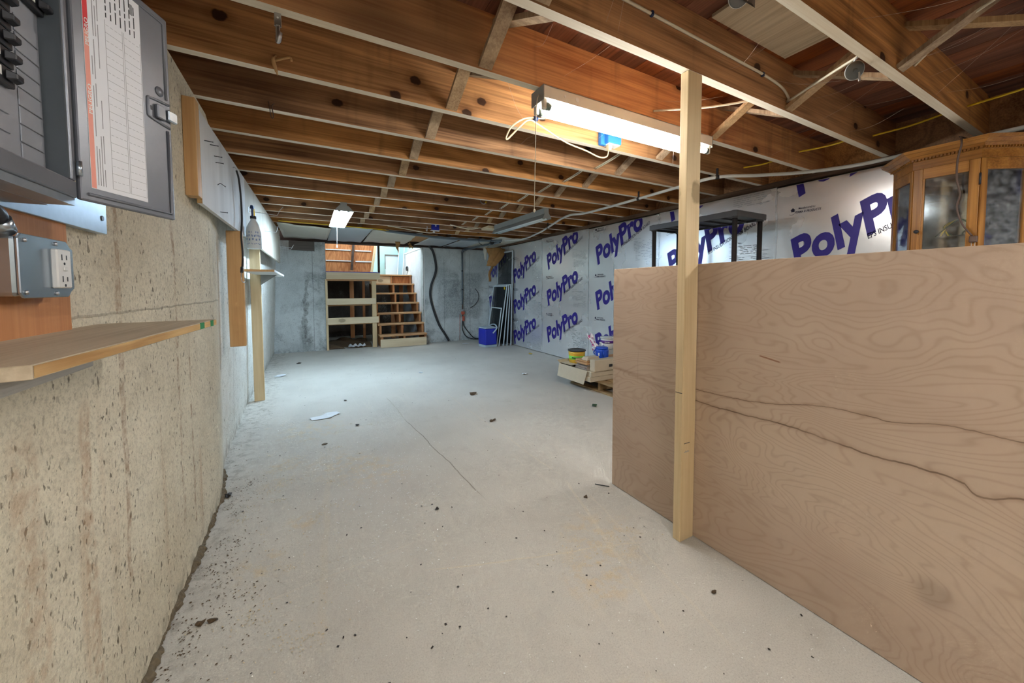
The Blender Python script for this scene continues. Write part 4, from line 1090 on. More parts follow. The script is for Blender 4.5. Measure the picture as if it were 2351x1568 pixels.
MB().hexa([(cx - 0.014, cy - 0.050, cz + 0.275), (cx + 0.010, cy - 0.050, cz + 0.275), (cx + 0.010, cy + 0.022, cz + 0.280), (cx - 0.014, cy + 0.022, cz + 0.280)],
          [(cx - 0.010, cy - 0.046, cz + 0.300), (cx + 0.006, cy - 0.046, cz + 0.300), (cx + 0.006, cy + 0.012, cz + 0.306), (cx - 0.010, cy + 0.012, cz + 0.306)]).build('head', M['sprayblue'], sb, bev=0.003)
MB().tube(catmull([(cx, cy - 0.030, cz + 0.278), (cx, cy - 0.040, cz + 0.25), (cx, cy - 0.032, cz + 0.225)], 5), 0.006, 8).build('trigger', M['sprayblue'], sb)
# wire hooks
def wire_hook(label, pts, second=None):
    h = thing('wire_hook', label, 'hook', pts[0])
    MB().tube(pts, 0.0022, 6).build('wire', M['steelwire'], h)
    if second: MB().tube(second, 0.0022, 6).build('wire', M['steelwire'], h)
    MB().box(pegx(pts[0][1]) , pegx(pts[0][1]) + 0.002, pts[0][1] - 0.012, pts[0][1] + 0.012, pts[0][2] - 0.012, pts[0][2] + 0.03).build('back_plate', M['steelwire'], h)
    return h
wire_hook('long white wire hook beside the spray bottle head', [(pegx(3.45) - 0.004, 3.45, 1.710), (-0.205, 3.45, 1.693), (-0.185, 3.45, 1.735), (-0.165, 3.46, 1.765)])
wire_hook('white wire hook at middle height of the pale tool board', [(pegx(4.6) - 0.004, 4.6, 1.715), (-0.285, 4.6, 1.712), (-0.270, 4.6, 1.765)])
wire_hook('double white wire hook at the far end of the pale tool board', [(pegx(6.45) - 0.004, 6.45, 1.90), (-0.372, 6.45, 1.745), (-0.215, 6.45, 1.735), (-0.185, 6.45, 1.78)], [(-0.36, 6.47, 1.90), (-0.36, 6.47, 1.722), (-0.225, 6.47, 1.712), (-0.195, 6.47, 1.76)])

# ================================================================== STAIRS AND STORAGE FRAME
st = thing('staircase', 'open-riser wooden staircase rising to daylight', 'stairs', (1.6, 7.9, 0))
RY, RZ = 0.2005, 0.2012
tops = [(7.345 + RY * k, 0.232 + RZ * k) for k in range(7)]
for k, (y, z) in enumerate(tops):
    yl = y + (0.28 if k < 6 else 0.95)
    MB().box(1.150 + (0.0 if k else 0.005), 2.062, y, yl, z - 0.032, z).build('tread', M['stair'], st, bev=0.003)
for xs in (1.185, 1.60, 2.015):
    poly = [(xs, 7.375, 0.0)]
    for k, (y, z) in enumerate(tops):
        poly.append((xs, y + 0.03, z - 0.033)); 
        if k < 6: poly.append((xs, y + 0.03 + RY - 0.0005, z - 0.033))
    poly += [(xs, 8.85, tops[-1][1] - 0.033), (xs, 8.85, 1.12), (xs, 7.70, 0.0)]
    MB().prism(poly, (0.038, 0, 0)).build('stringer', M['stair_v'], st)
MB().box(1.163, 2.045, 7.328, 7.350, 0.0, 0.158).build('toe_board', M['pine_x'], st, bev=0.003)
MB().box(1.16, 1.64, 8.60, 8.62, 1.24, 1.397).build('riser_board', M['pine_x'], st)
MB().box(1.66, 2.03, 8.62, 8.64, 1.20, 1.397).build('riser_board', M['ply_fir'], st)
for xs, ys in ((1.62, 8.70), (1.86, 8.95)):
    MB().box(xs, xs + 0.089, ys, ys + 0.038, 0, 1.36).build('support_post', M['stair_v'], st)

MB().box(0.275, 1.148, 7.62, 9.6, 1.415, 1.436).build('landing_deck', M['darkwood'], sw)
sf = thing('storage_frame', 'pine rail frame closing the space beside the stairs', 'frame', (0.72, 7.5, 0))
for z0, z1, x1 in ((1.300, 1.425, 1.198), (0.832, 0.946, 1.115), (0.472, 0.592, 1.160)):
    MB().box(0.270, x1, 7.470, 7.506, z0, z1).build('rail', M['pine_x'], sf, bev=0.003)
MB().box(0.255, 0.292, 7.508, 7.56, 0, 1.30).build('post', M['pine'], sf, bev=0.002)
MB().box(1.050, 1.128, 7.508, 7.56, 0, 1.305).build('post', M['pine'], sf, bev=0.002)
MB().box(0.272, 1.14, 7.50, 7.75, 1.272, 1.298).build('shelf_board', M['stair'], sf)
MB().box(0.30, 1.05, 7.65, 7.95, 0.80, 0.83).build('shelf_board', M['stair'], sf)
MB().box(0.29, 1.10, 7.80, 8.10, 0.43, 0.46).build('shelf_board', M['stair'], sf)
single('stair_stud', MB().box(0.72, 0.80, 8.20, 8.238, 0.12, 1.50), M['stair_v'], 'knotty stud standing inside the storage space', 'stud', bev=0.002)
single('stair_stud', MB().box(0.99, 1.04, 8.45, 8.488, 0.0, 1.50), M['stair_v'], 'narrow stud beside the stair stringer in the storage space', 'stud', bev=0.002)
single('upright_post', MB().box(1.166, 1.203, 7.49, 7.527, 1.434, 1.966), M['darkwood'], 'dark upright post on the top rail of the storage frame', 'post', bev=0.002)
single('dark_ledge', MB().box(0.272, 1.203, 7.50, 7.62, 1.426, 1.440), M['cooler'], 'dark blue ledge strip lying on the top pine rail', 'ledge')
hd = thing('hatch_door', 'reddish plywood hatch door with white slats above the storage space', 'door', (0.75, 8.3, 1.45))
MB().hexa([(0.30, 8.36, 1.46), (1.15, 8.36, 1.46), (1.15, 8.38, 1.46), (0.30, 8.38, 1.46)], [(0.30, 8.46, 2.14), (1.265, 8.46, 2.14), (1.265, 8.48, 2.14), (0.30, 8.48, 2.14)]).build('plywood_panel', M['ply_fir'], hd)
MB().bar((0.775, 8.33, 1.46), (0.84, 8.42, 2.14), 0.045, 0.035, (0, 1, 0)).build('stile', M['darkwood'], hd)
MB().bar((1.165, 8.34, 1.46), (1.285, 8.44, 2.14), 0.05, 0.03, (0, 1, 0)).build('stile', M['pine'], hd)
for z in (1.70, 1.925):
    MB().box(0.31, 0.775, 8.34 + (z - 1.46) * 0.14, 8.40 + (z - 1.46) * 0.14, z - 0.012, z + 0.008).build('slat', M['white'], hd)
    MB().box(0.86, 1.18, 8.34 + (z - 1.46) * 0.14, 8.40 + (z - 1.46) * 0.14, z - 0.018, z + 0.006).build('slat', M['white'], hd)
lp = thing('leaning_sheet', 'pale panel with a dark edge leaning at the head of the stairs', 'panel', (1.75, 9.4, 1.43))
MB().box(1.64, 2.03, 9.40, 9.425, 1.434, 1.945).build('board', M['paleblue'], lp)
MB().box(1.632, 2.03, 9.385, 9.40, 1.925, 1.955).build('dark_edge', M['greyplank'], lp)
MB().box(1.622, 1.636, 9.385, 9.40, 1.60, 1.955).build('dark_edge', M['greyplank'], lp)
lb_ = thing('leaning_board', 'blue grey board with bright edges leaning beside the whitewashed wall', 'board', (1.93, 9.2, 1.43))
MB().bar((1.915, 9.12, 1.434), (2.03, 9.30, 2.45), 0.11, 0.02, (0, 1, 0)).build('board', M['bluegrey'], lb_)
MB().bar((1.975, 9.105, 1.434), (2.09, 9.285, 2.45), 0.012, 0.024, (0, 1, 0)).build('edge', M['white'], lb_)
MB().bar((1.855, 9.105, 1.434), (1.97, 9.285, 2.45), 0.010, 0.024, (0, 1, 0)).build('edge', M['white'], lb_)
ol = thing('cord_reel', 'small dark coil of cord hung on the whitewashed wall', 'cord', (2.06, 8.95, 1.55))
b = MB()
for k in range(3): b.tube([(2.055 - k * 0.006, 8.95 + 0.07 * math.cos(a), 1.60 + 0.05 * math.sin(a)) for a in [2 * math.pi * j / 16 for j in range(16)]], 0.008, 6, closed=True)
b.build('coil', M['blackrubber'], ol)
MB().tube(catmull([(2.055, 8.95, 1.55), (2.06, 8.99, 1.50), (2.06, 9.05, 1.44)], 5), 0.004, 6).build('tail', M['blackrubber'], ol)
single('dirt_bed', MB().sheet(lambda u, v: (0.285 + 0.76 * u, 7.58 + 0.9 * v, 0.015 + 0.05 * math.sin(u * 9 + v * 4) * math.sin(v * 7 + u * 3) + 0.06 * v), 18, 18, 0.03), M['debris'], 'heap of brown dirt on the floor of the storage space', 'dirt')
b = MB().sheet(lambda u, v: (0.62 + 0.30 * u, 7.52 + 0.13 * v, 0.030 + 0.035 * abs(math.sin(u * 11)) * (0.4 + v)), 16, 5, 0.002)
single('plastic_scrap', b, M['scrap'], 'crumpled clear plastic scrap at the foot of the storage frame', 'scrap')
single('header_plank', MB().box(-0.29, 0.10, 7.522, 7.560, 1.80, 1.965), M['greyplank'], 'grey brown plank fixed high on the back wall', 'plank', bev=0.002)

# ================================================================== FAR CEILING SHEETS
def sag_sheet(name, label, x0, x1, y0, y1, z, sag, mat, skew=0.0, th=0.004, curl=0.0):
    fn = lambda u, v: (x0 + (x1 - x0) * u + skew * v, y0 + (y1 - y0) * v, z - sag * (math.sin(math.pi * u) ** 2) * (1 - v) - curl * (u ** 3) * (1 - v) + 0.004 * math.sin(u * 13 + v * 5))
    return single(name, MB().sheet(fn, 14, 8, th), mat, label, 'sheet', 'loose ceiling sheets above the stair opening')
sag_sheet('ceiling_sheet', 'sagging cream ceiling sheet in the far left corner', -0.36, 0.30, 5.88, 7.48, 2.008, 0.012, M['paper'], 0.0, 0.004, 0.035)
sag_sheet('ceiling_sheet', 'flat blue grey ceiling tile behind the hooded shop light', 0.29, 0.84, 5.75, 7.46, 1.992, 0.0, M['tile'], 0.02)
sag_sheet('ceiling_sheet', 'torn wrinkled ceiling sheet with brown backing above the stairs', 0.86, 1.62, 5.92, 7.50, 2.006, 0.03, M['paper'], 0.05)
sag_sheet('ceiling_sheet', 'brown paper backed sheet exposed by the tear', 1.30, 1.90, 6.02, 7.1, 2.012, 0.01, M['kraft'], 0.05)
sag_sheet('ceiling_sheet', 'flat white ceiling sheet left of the grey conduit elbow', 1.86, 2.42, 6.12, 7.50, 2.003, 0.0, M['tile'], 0.0)
sag_sheet('ceiling_sheet', 'white ceiling sheet with ragged brown joint', 2.46, 2.92, 6.10, 7.50, 2.003, 0.0, M['tile'], 0.0)
sag_sheet('ceiling_sheet', 'cream stained ceiling sheet in the far right corner', 2.90, 3.50, 5.72, 7.50, 2.004, 0.01, M['paper'], 0.0)
hp = MB().sheet(lambda u, v: (1.42 + 0.10 * u * (1 - v) + 0.05 * v + 0.01 * math.sin(v * 9), 7.15 + 0.02 * math.sin(v * 7), 2.0 - 0.22 * v), 5, 8, 0.002)
single('hanging_paper', hp, M['kraft'], 'curled brown paper strip hanging above the stairs', 'paper')
single('hanging_paper', MB().sheet(lambda u, v: (1.68 + 0.07 * u + 0.03 * v, 7.25 + 0.02 * math.sin(v * 7), 2.0 - 0.09 * v - 0.02 * math.sin(u * 9)), 5, 5, 0.002), M['kraft'], 'small brown paper tatter above the stairs', 'paper')
rnd = random.Random(4)
def clump(u, v):
    a = u * math.pi * 2
    rr = 0.14 * (1 - 0.55 * v) * (1 + 0.28 * math.sin(3 * a + 5 * v) + 0.15 * math.sin(9 * a + 11 * v))
    return (3.32 + rr * math.cos(a) * 1.25 - 0.10 * v * v, 6.75 + rr * math.sin(a) * 0.6, 1.93 - 0.36 * v)
ib = thing('torn_insulation', 'clump of torn brown insulation hanging in the far right corner', 'insulation', (3.3, 6.75, 1.3))
MB().sheet(clump, 26, 14, 0.004).build('clump', M['kraft'], ib)
MB().sheet(lambda u, v: (3.20 + 0.06 * u - 0.08 * v + 0.02 * math.sin(v * 8), 6.72 + 0.02 * u, 1.66 - 0.40 * v), 4, 10, 0.003).build('strip', M['kraft'], ib)
MB().sheet(lambda u, v: (3.05 + 0.13 * u * (1 - 0.6 * v) + 0.05 * v, 6.80 + 0.015 * math.sin(u * 6 + v * 3), 1.985 - (0.16 + 0.14 * (1 - u)) * v), 6, 8, 0.002).build('white_flap', M['paper'], ib)

# ================================================================== PIPES AND CABLES
def cable(name, label, pts, r, mat, cat='cable', smooth=8, flat=None, group=None):
    b = MB().tube(catmull(pts, smooth), r, 8, flat=flat)
    return single(name, b, mat, label, cat, group)
wp = thing('white_pipe', 'long white flexible pipe slung under the joists', 'pipe', (2.8, 3.0, 1.9))
P = [(3.02, 5.78, 1.955), (3.16, 5.40, 1.945), (3.02, 4.70, 1.945), (2.90, 4.28, 1.955), (2.74, 3.64, 1.985), (2.745, 3.26, 1.96), (2.73, 2.52, 1.955), (2.715, 2.05, 1.955), (2.735, 1.76, 1.955), (2.95, 1.58, 1.952), (3.16, 1.39, 1.952), (3.30, 1.18, 1.955), (3.36, 1.00, 1.962), (3.38, 0.7, 1.97), (3.38, 0.1, 1.97)]
MB().tube(catmull(P, 10), 0.0125, 12).build('pipe', M['pipewhite'], wp)
for k in (3, 6, 7, 8):
    p = Vector(P[k]); q = Vector(P[k + 1]); d = (q - p).normalized()
    MB().tube([p - d * 0.012, p + d * 0.012], 0.0165, 12).box(p.x - 0.004, p.x + 0.004, p.y - 0.008, p.y + 0.008, p.z, ZJ + 0.002).build('hanger', M['black'], wp)
cd = thing('grey_conduit', 'grey conduit running under the far joists with an elbow to the back wall', 'conduit', (2.4, 6.2, 1.95))
MB().tube(catmull([(1.02, 5.72, 1.972), (1.45, 5.88, 1.970), (1.86, 6.03, 1.968), (2.45, 6.06, 1.968), (2.86, 6.0, 1.968), (3.02, 5.90, 1.968)], 6), 0.020, 12).build('run', M['conduit'], cd)
MB().tube([(3.02, 5.98, 1.952), (2.98, 6.8, 1.952), (2.93, 7.40, 1.950)], 0.022, 12).build('branch', M['conduit'], cd)
MB().tube(catmull([(2.93, 7.38, 1.950), (2.92, 7.50, 1.945), (2.90, 7.535, 1.90)], 5), 0.027, 12).build('elbow', M['conduit'], cd)
MB().tube([(2.90, 7.540, 1.92), (2.895, 7.540, 0.78)], 0.016, 10).build('drop', M['conduit'], cd)
for z in (1.50, 1.10): MB().tube([(2.898, 7.54, z - 0.01), (2.898, 7.54, z + 0.01)], 0.020, 10).build('strap', M['black'], cd)
MB().tube([(2.93, 6.1, 1.95), (2.93, 6.16, 1.95)], 0.034, 12).build('coupling', M['blackrubber'], cd)
vb = thing('shutoff_valve', 'orange handled valve with hoses on the back wall', 'valve', (2.895, 7.53, 0.5))
MB().tube([(2.895, 7.535, 0.78), (2.893, 7.535, 0.50)], 0.011, 8).build('pipe', M['copper'], vb)
MB().lathe([(0.035, -0.01), (0.045, 0), (0.035, 0.01)], (2.89, 7.50, 0.60), (0, 1, 0), 12).build('handle', M['rust'], vb)
MB().box(2.868, 2.92, 7.49, 7.545, 0.62, 0.68).build('body', M['steel'], vb, bev=0.01)
MB().box(2.885, 2.935, 7.50, 7.54, 0.42, 0.53).build('cap', M['rust'], vb, bev=0.01)
for k, pts in enumerate(([(2.89, 7.53, 0.44), (2.88, 7.52, 0.26), (2.95, 7.50, 0.10), (3.1, 7.44, 0.03), (3.35, 7.40, 0.02)], [(2.90, 7.53, 0.42), (2.93, 7.52, 0.30), (3.03, 7.50, 0.16), (3.15, 7.46, 0.04), (3.4, 7.44, 0.03)])):
    MB().tube(catmull(pts, 8), 0.010, 8).build('hose', M['blackrubber'], vb)
MB().tube([(2.835, 7.54, 0.56), (2.828, 7.54, 0.02)], 0.004, 6).build('rod', M['rust'], vb)
cable('black_hose', 'thick black hose running down the back wall to the floor', [(2.13, 7.50, 2.03), (2.20, 7.525, 1.97), (2.266, 7.53, 1.864), (2.318, 7.53, 1.597), (2.297, 7.53, 1.417), (2.211, 7.53, 1.191), (2.190, 7.53, 0.967), (2.251, 7.53, 0.695), (2.367, 7.53, 0.372), (2.497, 7.52, 0.153), (2.572, 7.51, 0.02)], 0.024, M['blackrubber'], 'hose')
cable('thin_black_wire', 'thin black wire curling on the stained back wall', [(3.20, 7.55, 1.12), (3.27, 7.545, 1.02), (3.27, 7.545, 0.88), (3.18, 7.55, 0.76), (3.08, 7.55, 0.70)], 0.006, M['blackrubber'], 'wire')
cable('yellow_cable', 'yellow cable strung across the far joists above the stair opening', [(-0.33, 5.72, 2.008), (-0.1, 5.71, 2.004), (0.30, 5.70, 1.998), (0.62, 5.70, 1.990), (0.90, 5.70, 1.985), (1.05, 5.71, 1.975)], 0.0065, M['yellow'])
for lab, a, c in (('short yellow cable between joists nearest the pine post', (3.146, 1.80, 2.10), (3.165, 1.50, 2.10)), ('yellow cable crossing the second right-hand joist bay', (3.136, 1.405, 2.10), (3.21, 1.075, 2.115)),
                  ('yellow cable crossing above the oak cabinet', (3.235, 1.035, 2.10), (3.24, 0.67, 2.125)), ('yellow cable in the joist bay nearest the top right corner', (3.169, 0.628, 2.10), (3.17, 0.20, 2.15))):
    mid = ((a[0] + c[0]) / 2, (a[1] + c[1]) / 2, (a[2] + c[2]) / 2 - 0.012)
    cable('yellow_cable', lab, [a, mid, c], 0.006, M['yellow'], group='yellow cables in the right-hand joist bays')
# grey-white cable stapled along the joist face above the post
JF = Y0 - SP
cb = thing('stapled_cable', 'white cable stapled along the joist above the pine post', 'cable', (1.5, JF, 2.15))
MB().tube(catmull([(0.85, JF - 0.006, 2.165), (1.15, JF - 0.006, 2.158), (1.45, JF - 0.007, 2.150), (1.75, JF - 0.006, 2.143), (1.95, JF - 0.008, 2.135), (2.10, JF - 0.008, 2.118), (2.165, JF - 0.008, 2.085), (2.17, JF - 0.004, 2.068)], 8), 0.0058, 8).build('cable', M['wirewhite'], cb)
for xx, zz in ((1.17, 2.158), (1.93, 2.136)):
    MB().box(xx - 0.006, xx + 0.006, JF - 0.014, JF, zz - 0.010, zz + 0.010).build('staple', M['sprayblue'], cb, bev=0.002)
# romex pairs crossing bay by bay
for i in range(1, 9):
    y = Y0 + SP * i + 0.038
    t = thing('romex_pair', 'pair of white cables crossing joist bay %s of the row beside the bridging' % ('one', 'two', 'three', 'four', 'five', 'six', 'seven', 'eight')[i - 1], 'cable', (1.95, y, 2.05), 'white cables threaded through the joists')
    for d in (0.0, 0.018):
        MB().tube(catmull([(1.915 + d, y - 0.002, 2.075), (1.93 + d, y + 0.13, 2.052), (1.955 + d, y + SP - 0.040, 2.040)], 6), 0.0045, 6).build('cable', M['wirewhite'], t)
for lab, pts in (('white cable looping between joists right of the pine post', [(1.66, 1.438, 2.075), (1.86, 1.25, 2.062), (2.02, 1.073, 2.065)]),
                 ('white cable rising from the near bridging to the next joist', [(2.17, 1.032, 2.066), (2.07, 0.85, 2.062), (1.985, 0.667, 2.062)]),
                 ('pale cable running to the top right corner of the ceiling', [(2.36, 0.625, 2.09), (2.25, 0.50, 2.13), (2.15, 0.38, 2.13), (2.05, 0.27, 2.12)])):
    cable('white_cable', lab, pts, 0.0055, M['wirewhite'])
cable('white_cable', 'white cable drooping under the far joists left of the blue box', [(1.0, 5.50, 2.012), (1.2, 5.50, 1.992), (1.45, 5.49, 1.962), (1.62, 5.485, 1.952), (1.665, 5.48, 1.985)], 0.007, M['wirewhite'])
cable('white_cable', 'white cable drooping under the far joists right of the blue box', [(1.78, 5.09, 2.03), (1.95, 5.11, 2.004), (2.10, 5.13, 1.996), (2.22, 5.10, 2.012)], 0.009, M['wirewhite'])
cable('black_loop_wire', 'black wire looping below the grey conduit', [(2.62, 5.96, 2.03), (2.62, 6.0, 1.93), (2.70, 6.02, 1.885), (2.80, 6.0, 1.90), (2.84, 5.97, 1.96), (2.83, 5.94, 2.02)], 0.005, M['blackrubber'], 'wire')
# near junction box with plugged cord
J1 = Y0 + SP
jb = thing('junction_box', 'blue plastic outlet box screwed to the joist below the strip light', 'outlet box', (1.7, J1 - 0.02, 2.02))
MB().box(1.632, 1.690, J1 - 0.030, J1 - 0.002, 2.022, 2.118).build('flange', M['bluebox'], jb, bev=0.003)
bx = MB().box(1.662, 1.775, J1 - 0.062, J1 - 0.002, 2.030, 2.128).build('box', M['bluebox'], jb, bev=0.004)
MB().box(1.695, 1.722, J1 - 0.0632, J1 - 0.062, 2.085, 2.118).build('sticker', M['labelwhite'], jb)
b = MB()
for k in range(6): b.box(1.6985, 1.7185, J1 - 0.0638, J1 - 0.0631, 2.089 + k * 0.0045, 2.0912 + k * 0.0045)
b.build('printing', M['inkdark'], jb)
MB().box(1.672, 1.765, J1 - 0.058, J1 - 0.006, 2.0215, 2.030).build('outlet_face', M['white'], jb, bev=0.002)
pc = thing('lamp_cord', 'cream lamp cord bundled in a loop and plugged into the blue box', 'cord', (1.2, 1.75, 1.9))
yy = 1.72
MB().tube(catmull([(1.20, 1.50, 1.945), (1.17, 1.62, 2.01), (1.135, yy, 2.035), (1.03, yy, 2.015), (0.945, yy, 1.958), (0.908, yy, 1.895), (0.918, yy, 1.888), (0.985, yy, 1.958), (1.045, yy, 2.008), (1.11, yy, 1.995), (1.28, yy, 1.938), (1.43, yy, 1.915), (1.56, yy + 0.03, 1.908), (1.665, yy + 0.08, 1.945), (1.685, 1.805, 1.985)], 8), 0.0034, 8, flat=1.4).build('cord', M['wirecream'], pc)
MB().tube([(1.075, yy, 2.022), (1.095, yy, 2.022)], 0.013, 10).build('cable_tie', M['sprayblue'], pc)
MB().hexa([(1.678, 1.796, 1.985), (1.700, 1.796, 1.985), (1.700, 1.818, 1.985), (1.678, 1.818, 1.985)], [(1.674, 1.792, 2.021), (1.706, 1.792, 2.021), (1.706, 1.822, 2.021), (1.674, 1.822, 2.021)]).build('plug', M['wirecream'], pc, bev=0.003)
# far blue box and hooks
J10 = Y0 + SP * 10
fb = thing('junction_box', 'small blue outlet box on a far joist above the stairs', 'outlet box', (1.67, J10 - 0.03, 1.985))
MB().box(1.625, 1.735, J10 - 0.058, J10 - 0.002, 1.992, 2.075).build('box', M['cooler'], fb, bev=0.004)
MB().box(1.612, 1.745, J10 - 0.062, J10 - 0.001, 1.983, 1.992).build('outlet_face', M['white'], fb)
MB().box(1.67, 1.69, J10 - 0.060, J10 - 0.058, 2.045, 2.068).build('sticker', M['labelwhite'], fb)
MB().box(1.648, 1.672, J10 - 0.05, J10 - 0.02, 1.955, 1.983).build('plug', M['white'], fb)
nh = thing('ceiling_hook', 'bright steel utility hook on the joist at the upper left', 'hook', (-0.069, 1.472, 1.92))
hy = 1.470
MB().box(-0.078, -0.058, hy, hy + 0.0025, 1.975, 2.045).build('strap', M['steel'], nh, bev=0.0008)
MB().tube(catmull([(-0.068, hy, 1.98), (-0.069, hy - 0.004, 1.945), (-0.069, hy - 0.012, 1.922), (-0.066, hy - 0.022, 1.915), (-0.062, hy - 0.032, 1.925), (-0.060, hy - 0.034, 1.94)], 6), 0.007, 10, flat=0.55).build('hook', M['steel'], nh)
MB().lathe([(0.003, 0), (0.003, 0.0008)], (-0.068, hy, 2.004), (0, -1, 0), 10).build('screw_hole', M['white'], nh)
J6 = Y0 + SP * 6
fh = thing('ceiling_hook', 'steel hook with a yellow tip on a joist in the middle of the room', 'hook', (1.73, J6 - 0.01, 2.07))
MB().tube(catmull([(1.715, J6 - 0.002, 2.16), (1.715, J6 - 0.006, 2.10), (1.722, J6 - 0.03, 2.072), (1.742, J6 - 0.04, 2.064), (1.762, J6 - 0.045, 2.078)], 6), 0.006, 8).build('hook', M['steel'], fh)
MB().tube([(1.758, J6 - 0.044, 2.074), (1.768, J6 - 0.047, 2.094)], 0.0085, 8).build('tip', M['sprayyellow'], fh)
f4 = thing('ceiling_hook', 'small steel hook beside the far blue box', 'hook', (1.56, J10, 2.0))
MB().tube(catmull([(1.565, J10 - 0.003, 2.05), (1.565, J10 - 0.008, 2.0), (1.558, J10 - 0.02, 1.975), (1.545, J10 - 0.03, 1.98), (1.542, J10 - 0.03, 2.0)], 5), 0.006, 8).build('hook', M['steelwire'], f4)
J1b = Y0 + SP
tw = thing('twine_knot', 'frayed brown twine knotted on a nail in the joist', 'twine', (-0.09, J1b, 1.99))
MB().tube(catmull([(-0.095, J1b - 0.004, 2.075), (-0.105, J1b - 0.012, 2.05), (-0.098, J1b - 0.012, 2.02), (-0.092, J1b - 0.012, 1.995)], 6), [0.004] * 4 + [0.008] * 8 + [0.006] * 4 + [0.003] * 3, 7).build('tassel', M['cloth'], tw)
MB().tube(catmull([(-0.098, J1b - 0.012, 2.05), (-0.07, J1b - 0.02, 2.062), (-0.045, J1b - 0.02, 2.072), (-0.04, J1b - 0.02, 2.060)], 5), 0.005, 7).build('loop', M['cloth'], tw)
J2 = Y0 + SP * 2
tw2 = single('wire_twist', MB().tube(catmull([(-0.155, J2 - 0.004, 2.055), (-0.15, J2 - 0.012, 2.02), (-0.147, J2 - 0.012, 1.985), (-0.140, J2 - 0.01, 1.972), (-0.135, J2 - 0.012, 1.985), (-0.140, J2 - 0.01, 2.03), (-0.13, J2 - 0.012, 2.045)], 5), 0.0022, 6), M['copper'], 'twisted brown wire hanging from the second joist past the hook', 'wire')
# two flat metal pulleys
def pulley(label, c, tilt):
    t = thing('metal_pulley', label, 'pulley', c, 'old metal pulleys on the joists')
    c = Vector(c); ax = Vector(tilt).normalized()
    MB().lathe([(0.004, -0.004), (0.030, -0.004), (0.034, -0.002), (0.034, 0.002), (0.030, 0.004), (0.004, 0.004)], c, ax, 28).build('disc', M['darksteel'], t)
    e1 = ax.cross(Vector((0, 0, 1))).normalized(); e2 = ax.cross(e1)
    MB().tube([c + (e1 * math.cos(a) + e2 * math.sin(a)) * 0.0345 for a in [2 * math.pi * k / 28 for k in range(28)]], 0.0018, 6, closed=True).build('rim', M['steelwire'], t)
    MB().lathe([(0.008, -0.006), (0.008, 0.006), (0.002, 0.007)], c, ax, 14).build('hub', M['darksteel'], t)
    return t, e1, e2, ax
pt, e1, e2, ax = pulley('round metal pulley hanging by the near bridging on the right', (1.985, 0.70, 2.005), (-0.55, -0.75, -0.35))
c = Vector((1.985, 0.70, 2.005)) - ax * -0.012
MB().bar(c + Vector((0.008, 0, 0.035)), c + Vector((0.030, 0.0, -0.036)), 0.007, 0.004, ax).build('strap', M['steel'], pt)
MB().tube([c + Vector((-0.01, 0.01, 0.03)), (1.97, 0.668, 2.07)], 0.003, 6).build('hanger', M['steel'], pt)
pt, e1, e2, ax = pulley('metal pulley against the pale plywood patch at the top edge', (1.345, 0.80, 2.135), (-0.45, -0.65, -0.6))
c = Vector((1.345, 0.80, 2.135))
MB().prism([c + ax * 0.012 + Vector((0.0, 0, 0.03)), c + ax * 0.012 + Vector((0.05, -0.02, 0.03)), c + ax * 0.012 + Vector((0.085, 0.0, -0.01)), c + ax * 0.012 + Vector((0.02, 0.0, -0.01))], ax * 0.004).build('bracket', M['darksteel'], pt)
MB().tube([c, c + Vector((0, 0.02, 0.12))], 0.004, 6).build('hanger', M['steel'], pt)

# ================================================================== POST, PLYWOOD
po = thing('support_post', 'pale pine post standing against the plywood sheet', 'post', (1.445, 1.052, 0))
MB().box(1.400, 1.4885, 1.0335, 1.0715, 0.0, ZJ - 0.001).build('timber', M['pine'], po, bev=0.003, seg=2)
b = MB().box(1.3996, 1.4001, 1.036, 1.069, 0.660, 0.663); b.box(1.415, 1.452, 1.0329, 1.0334, 0.437, 0.440)
b.build('pencil_mark', M['inkdark'], po)
b = MB()
for k in range(5): b.box(1.418 + k * 0.007, 1.422 + k * 0.007, 1.0329, 1.0334, 0.398, 0.402 + 0.004 * (k % 2))
b.build('pencil_scrawl', M['ink'], po)
single('plywood_sheet', MB().box(XP, XP + 0.012, -0.895, 1.545, 0.002, 1.2212), M['ply'], 'large brown plywood sheet standing on edge behind the pine post', 'plywood', bev=0.0008)
for k, yy in enumerate((0.30, -0.85)):
    single('ply_stud', MB().box(XP + 0.0125, XP + 0.0505, yy, yy + 0.089, 0, 1.215), M['pine'], ('stud behind the middle of the plywood sheet', 'stud behind the near end of the plywood sheet')[k], 'stud')

# ================================================================== CURIO CABINET
oc = thing('curio_cabinet', 'golden oak curio cabinet with canted glass sides behind the plywood', 'cabinet', (3.32, 0.69, 0))
base = [(3.505, 0.965), (3.335, 0.955), (3.130, 0.815), (3.130, 0.560), (3.335, 0.425), (3.505, 0.415)]
def ring(off):
    c = Vector((3.36, 0.69)); out = []
    for k, p in enumerate(base):
        p = Vector(p)
        if off: 
            d = (p - c).normalized(); q = p + d * off
            if k in (0, 5): q.x = 3.515
            p = q
        out.append(p)
    return out
def slab(z0, z1, o0, o1, name, mat, parent=oc):
    a, c = ring(o0), ring(o1); n = len(a); b = MB()
    b.add([(p.x, p.y, z0) for p in a] + [(p.x, p.y, z1) for p in c], [tuple(range(n))[::-1], tuple(range(n, 2 * n))] + [(k, (k + 1) % n, n + (k + 1) % n, n + k) for k in range(n)])
    return b.build(name, mat, parent)
slab(0.0, 0.10, 0.012, 0.008, 'plinth', M['oak_y']); slab(0.10, 0.13, 0.0, 0.0, 'floor_panel', M['oak_y'])
cr = slab(1.845, 1.858, 0.004, 0.010, 'crown', M['oak_y'])
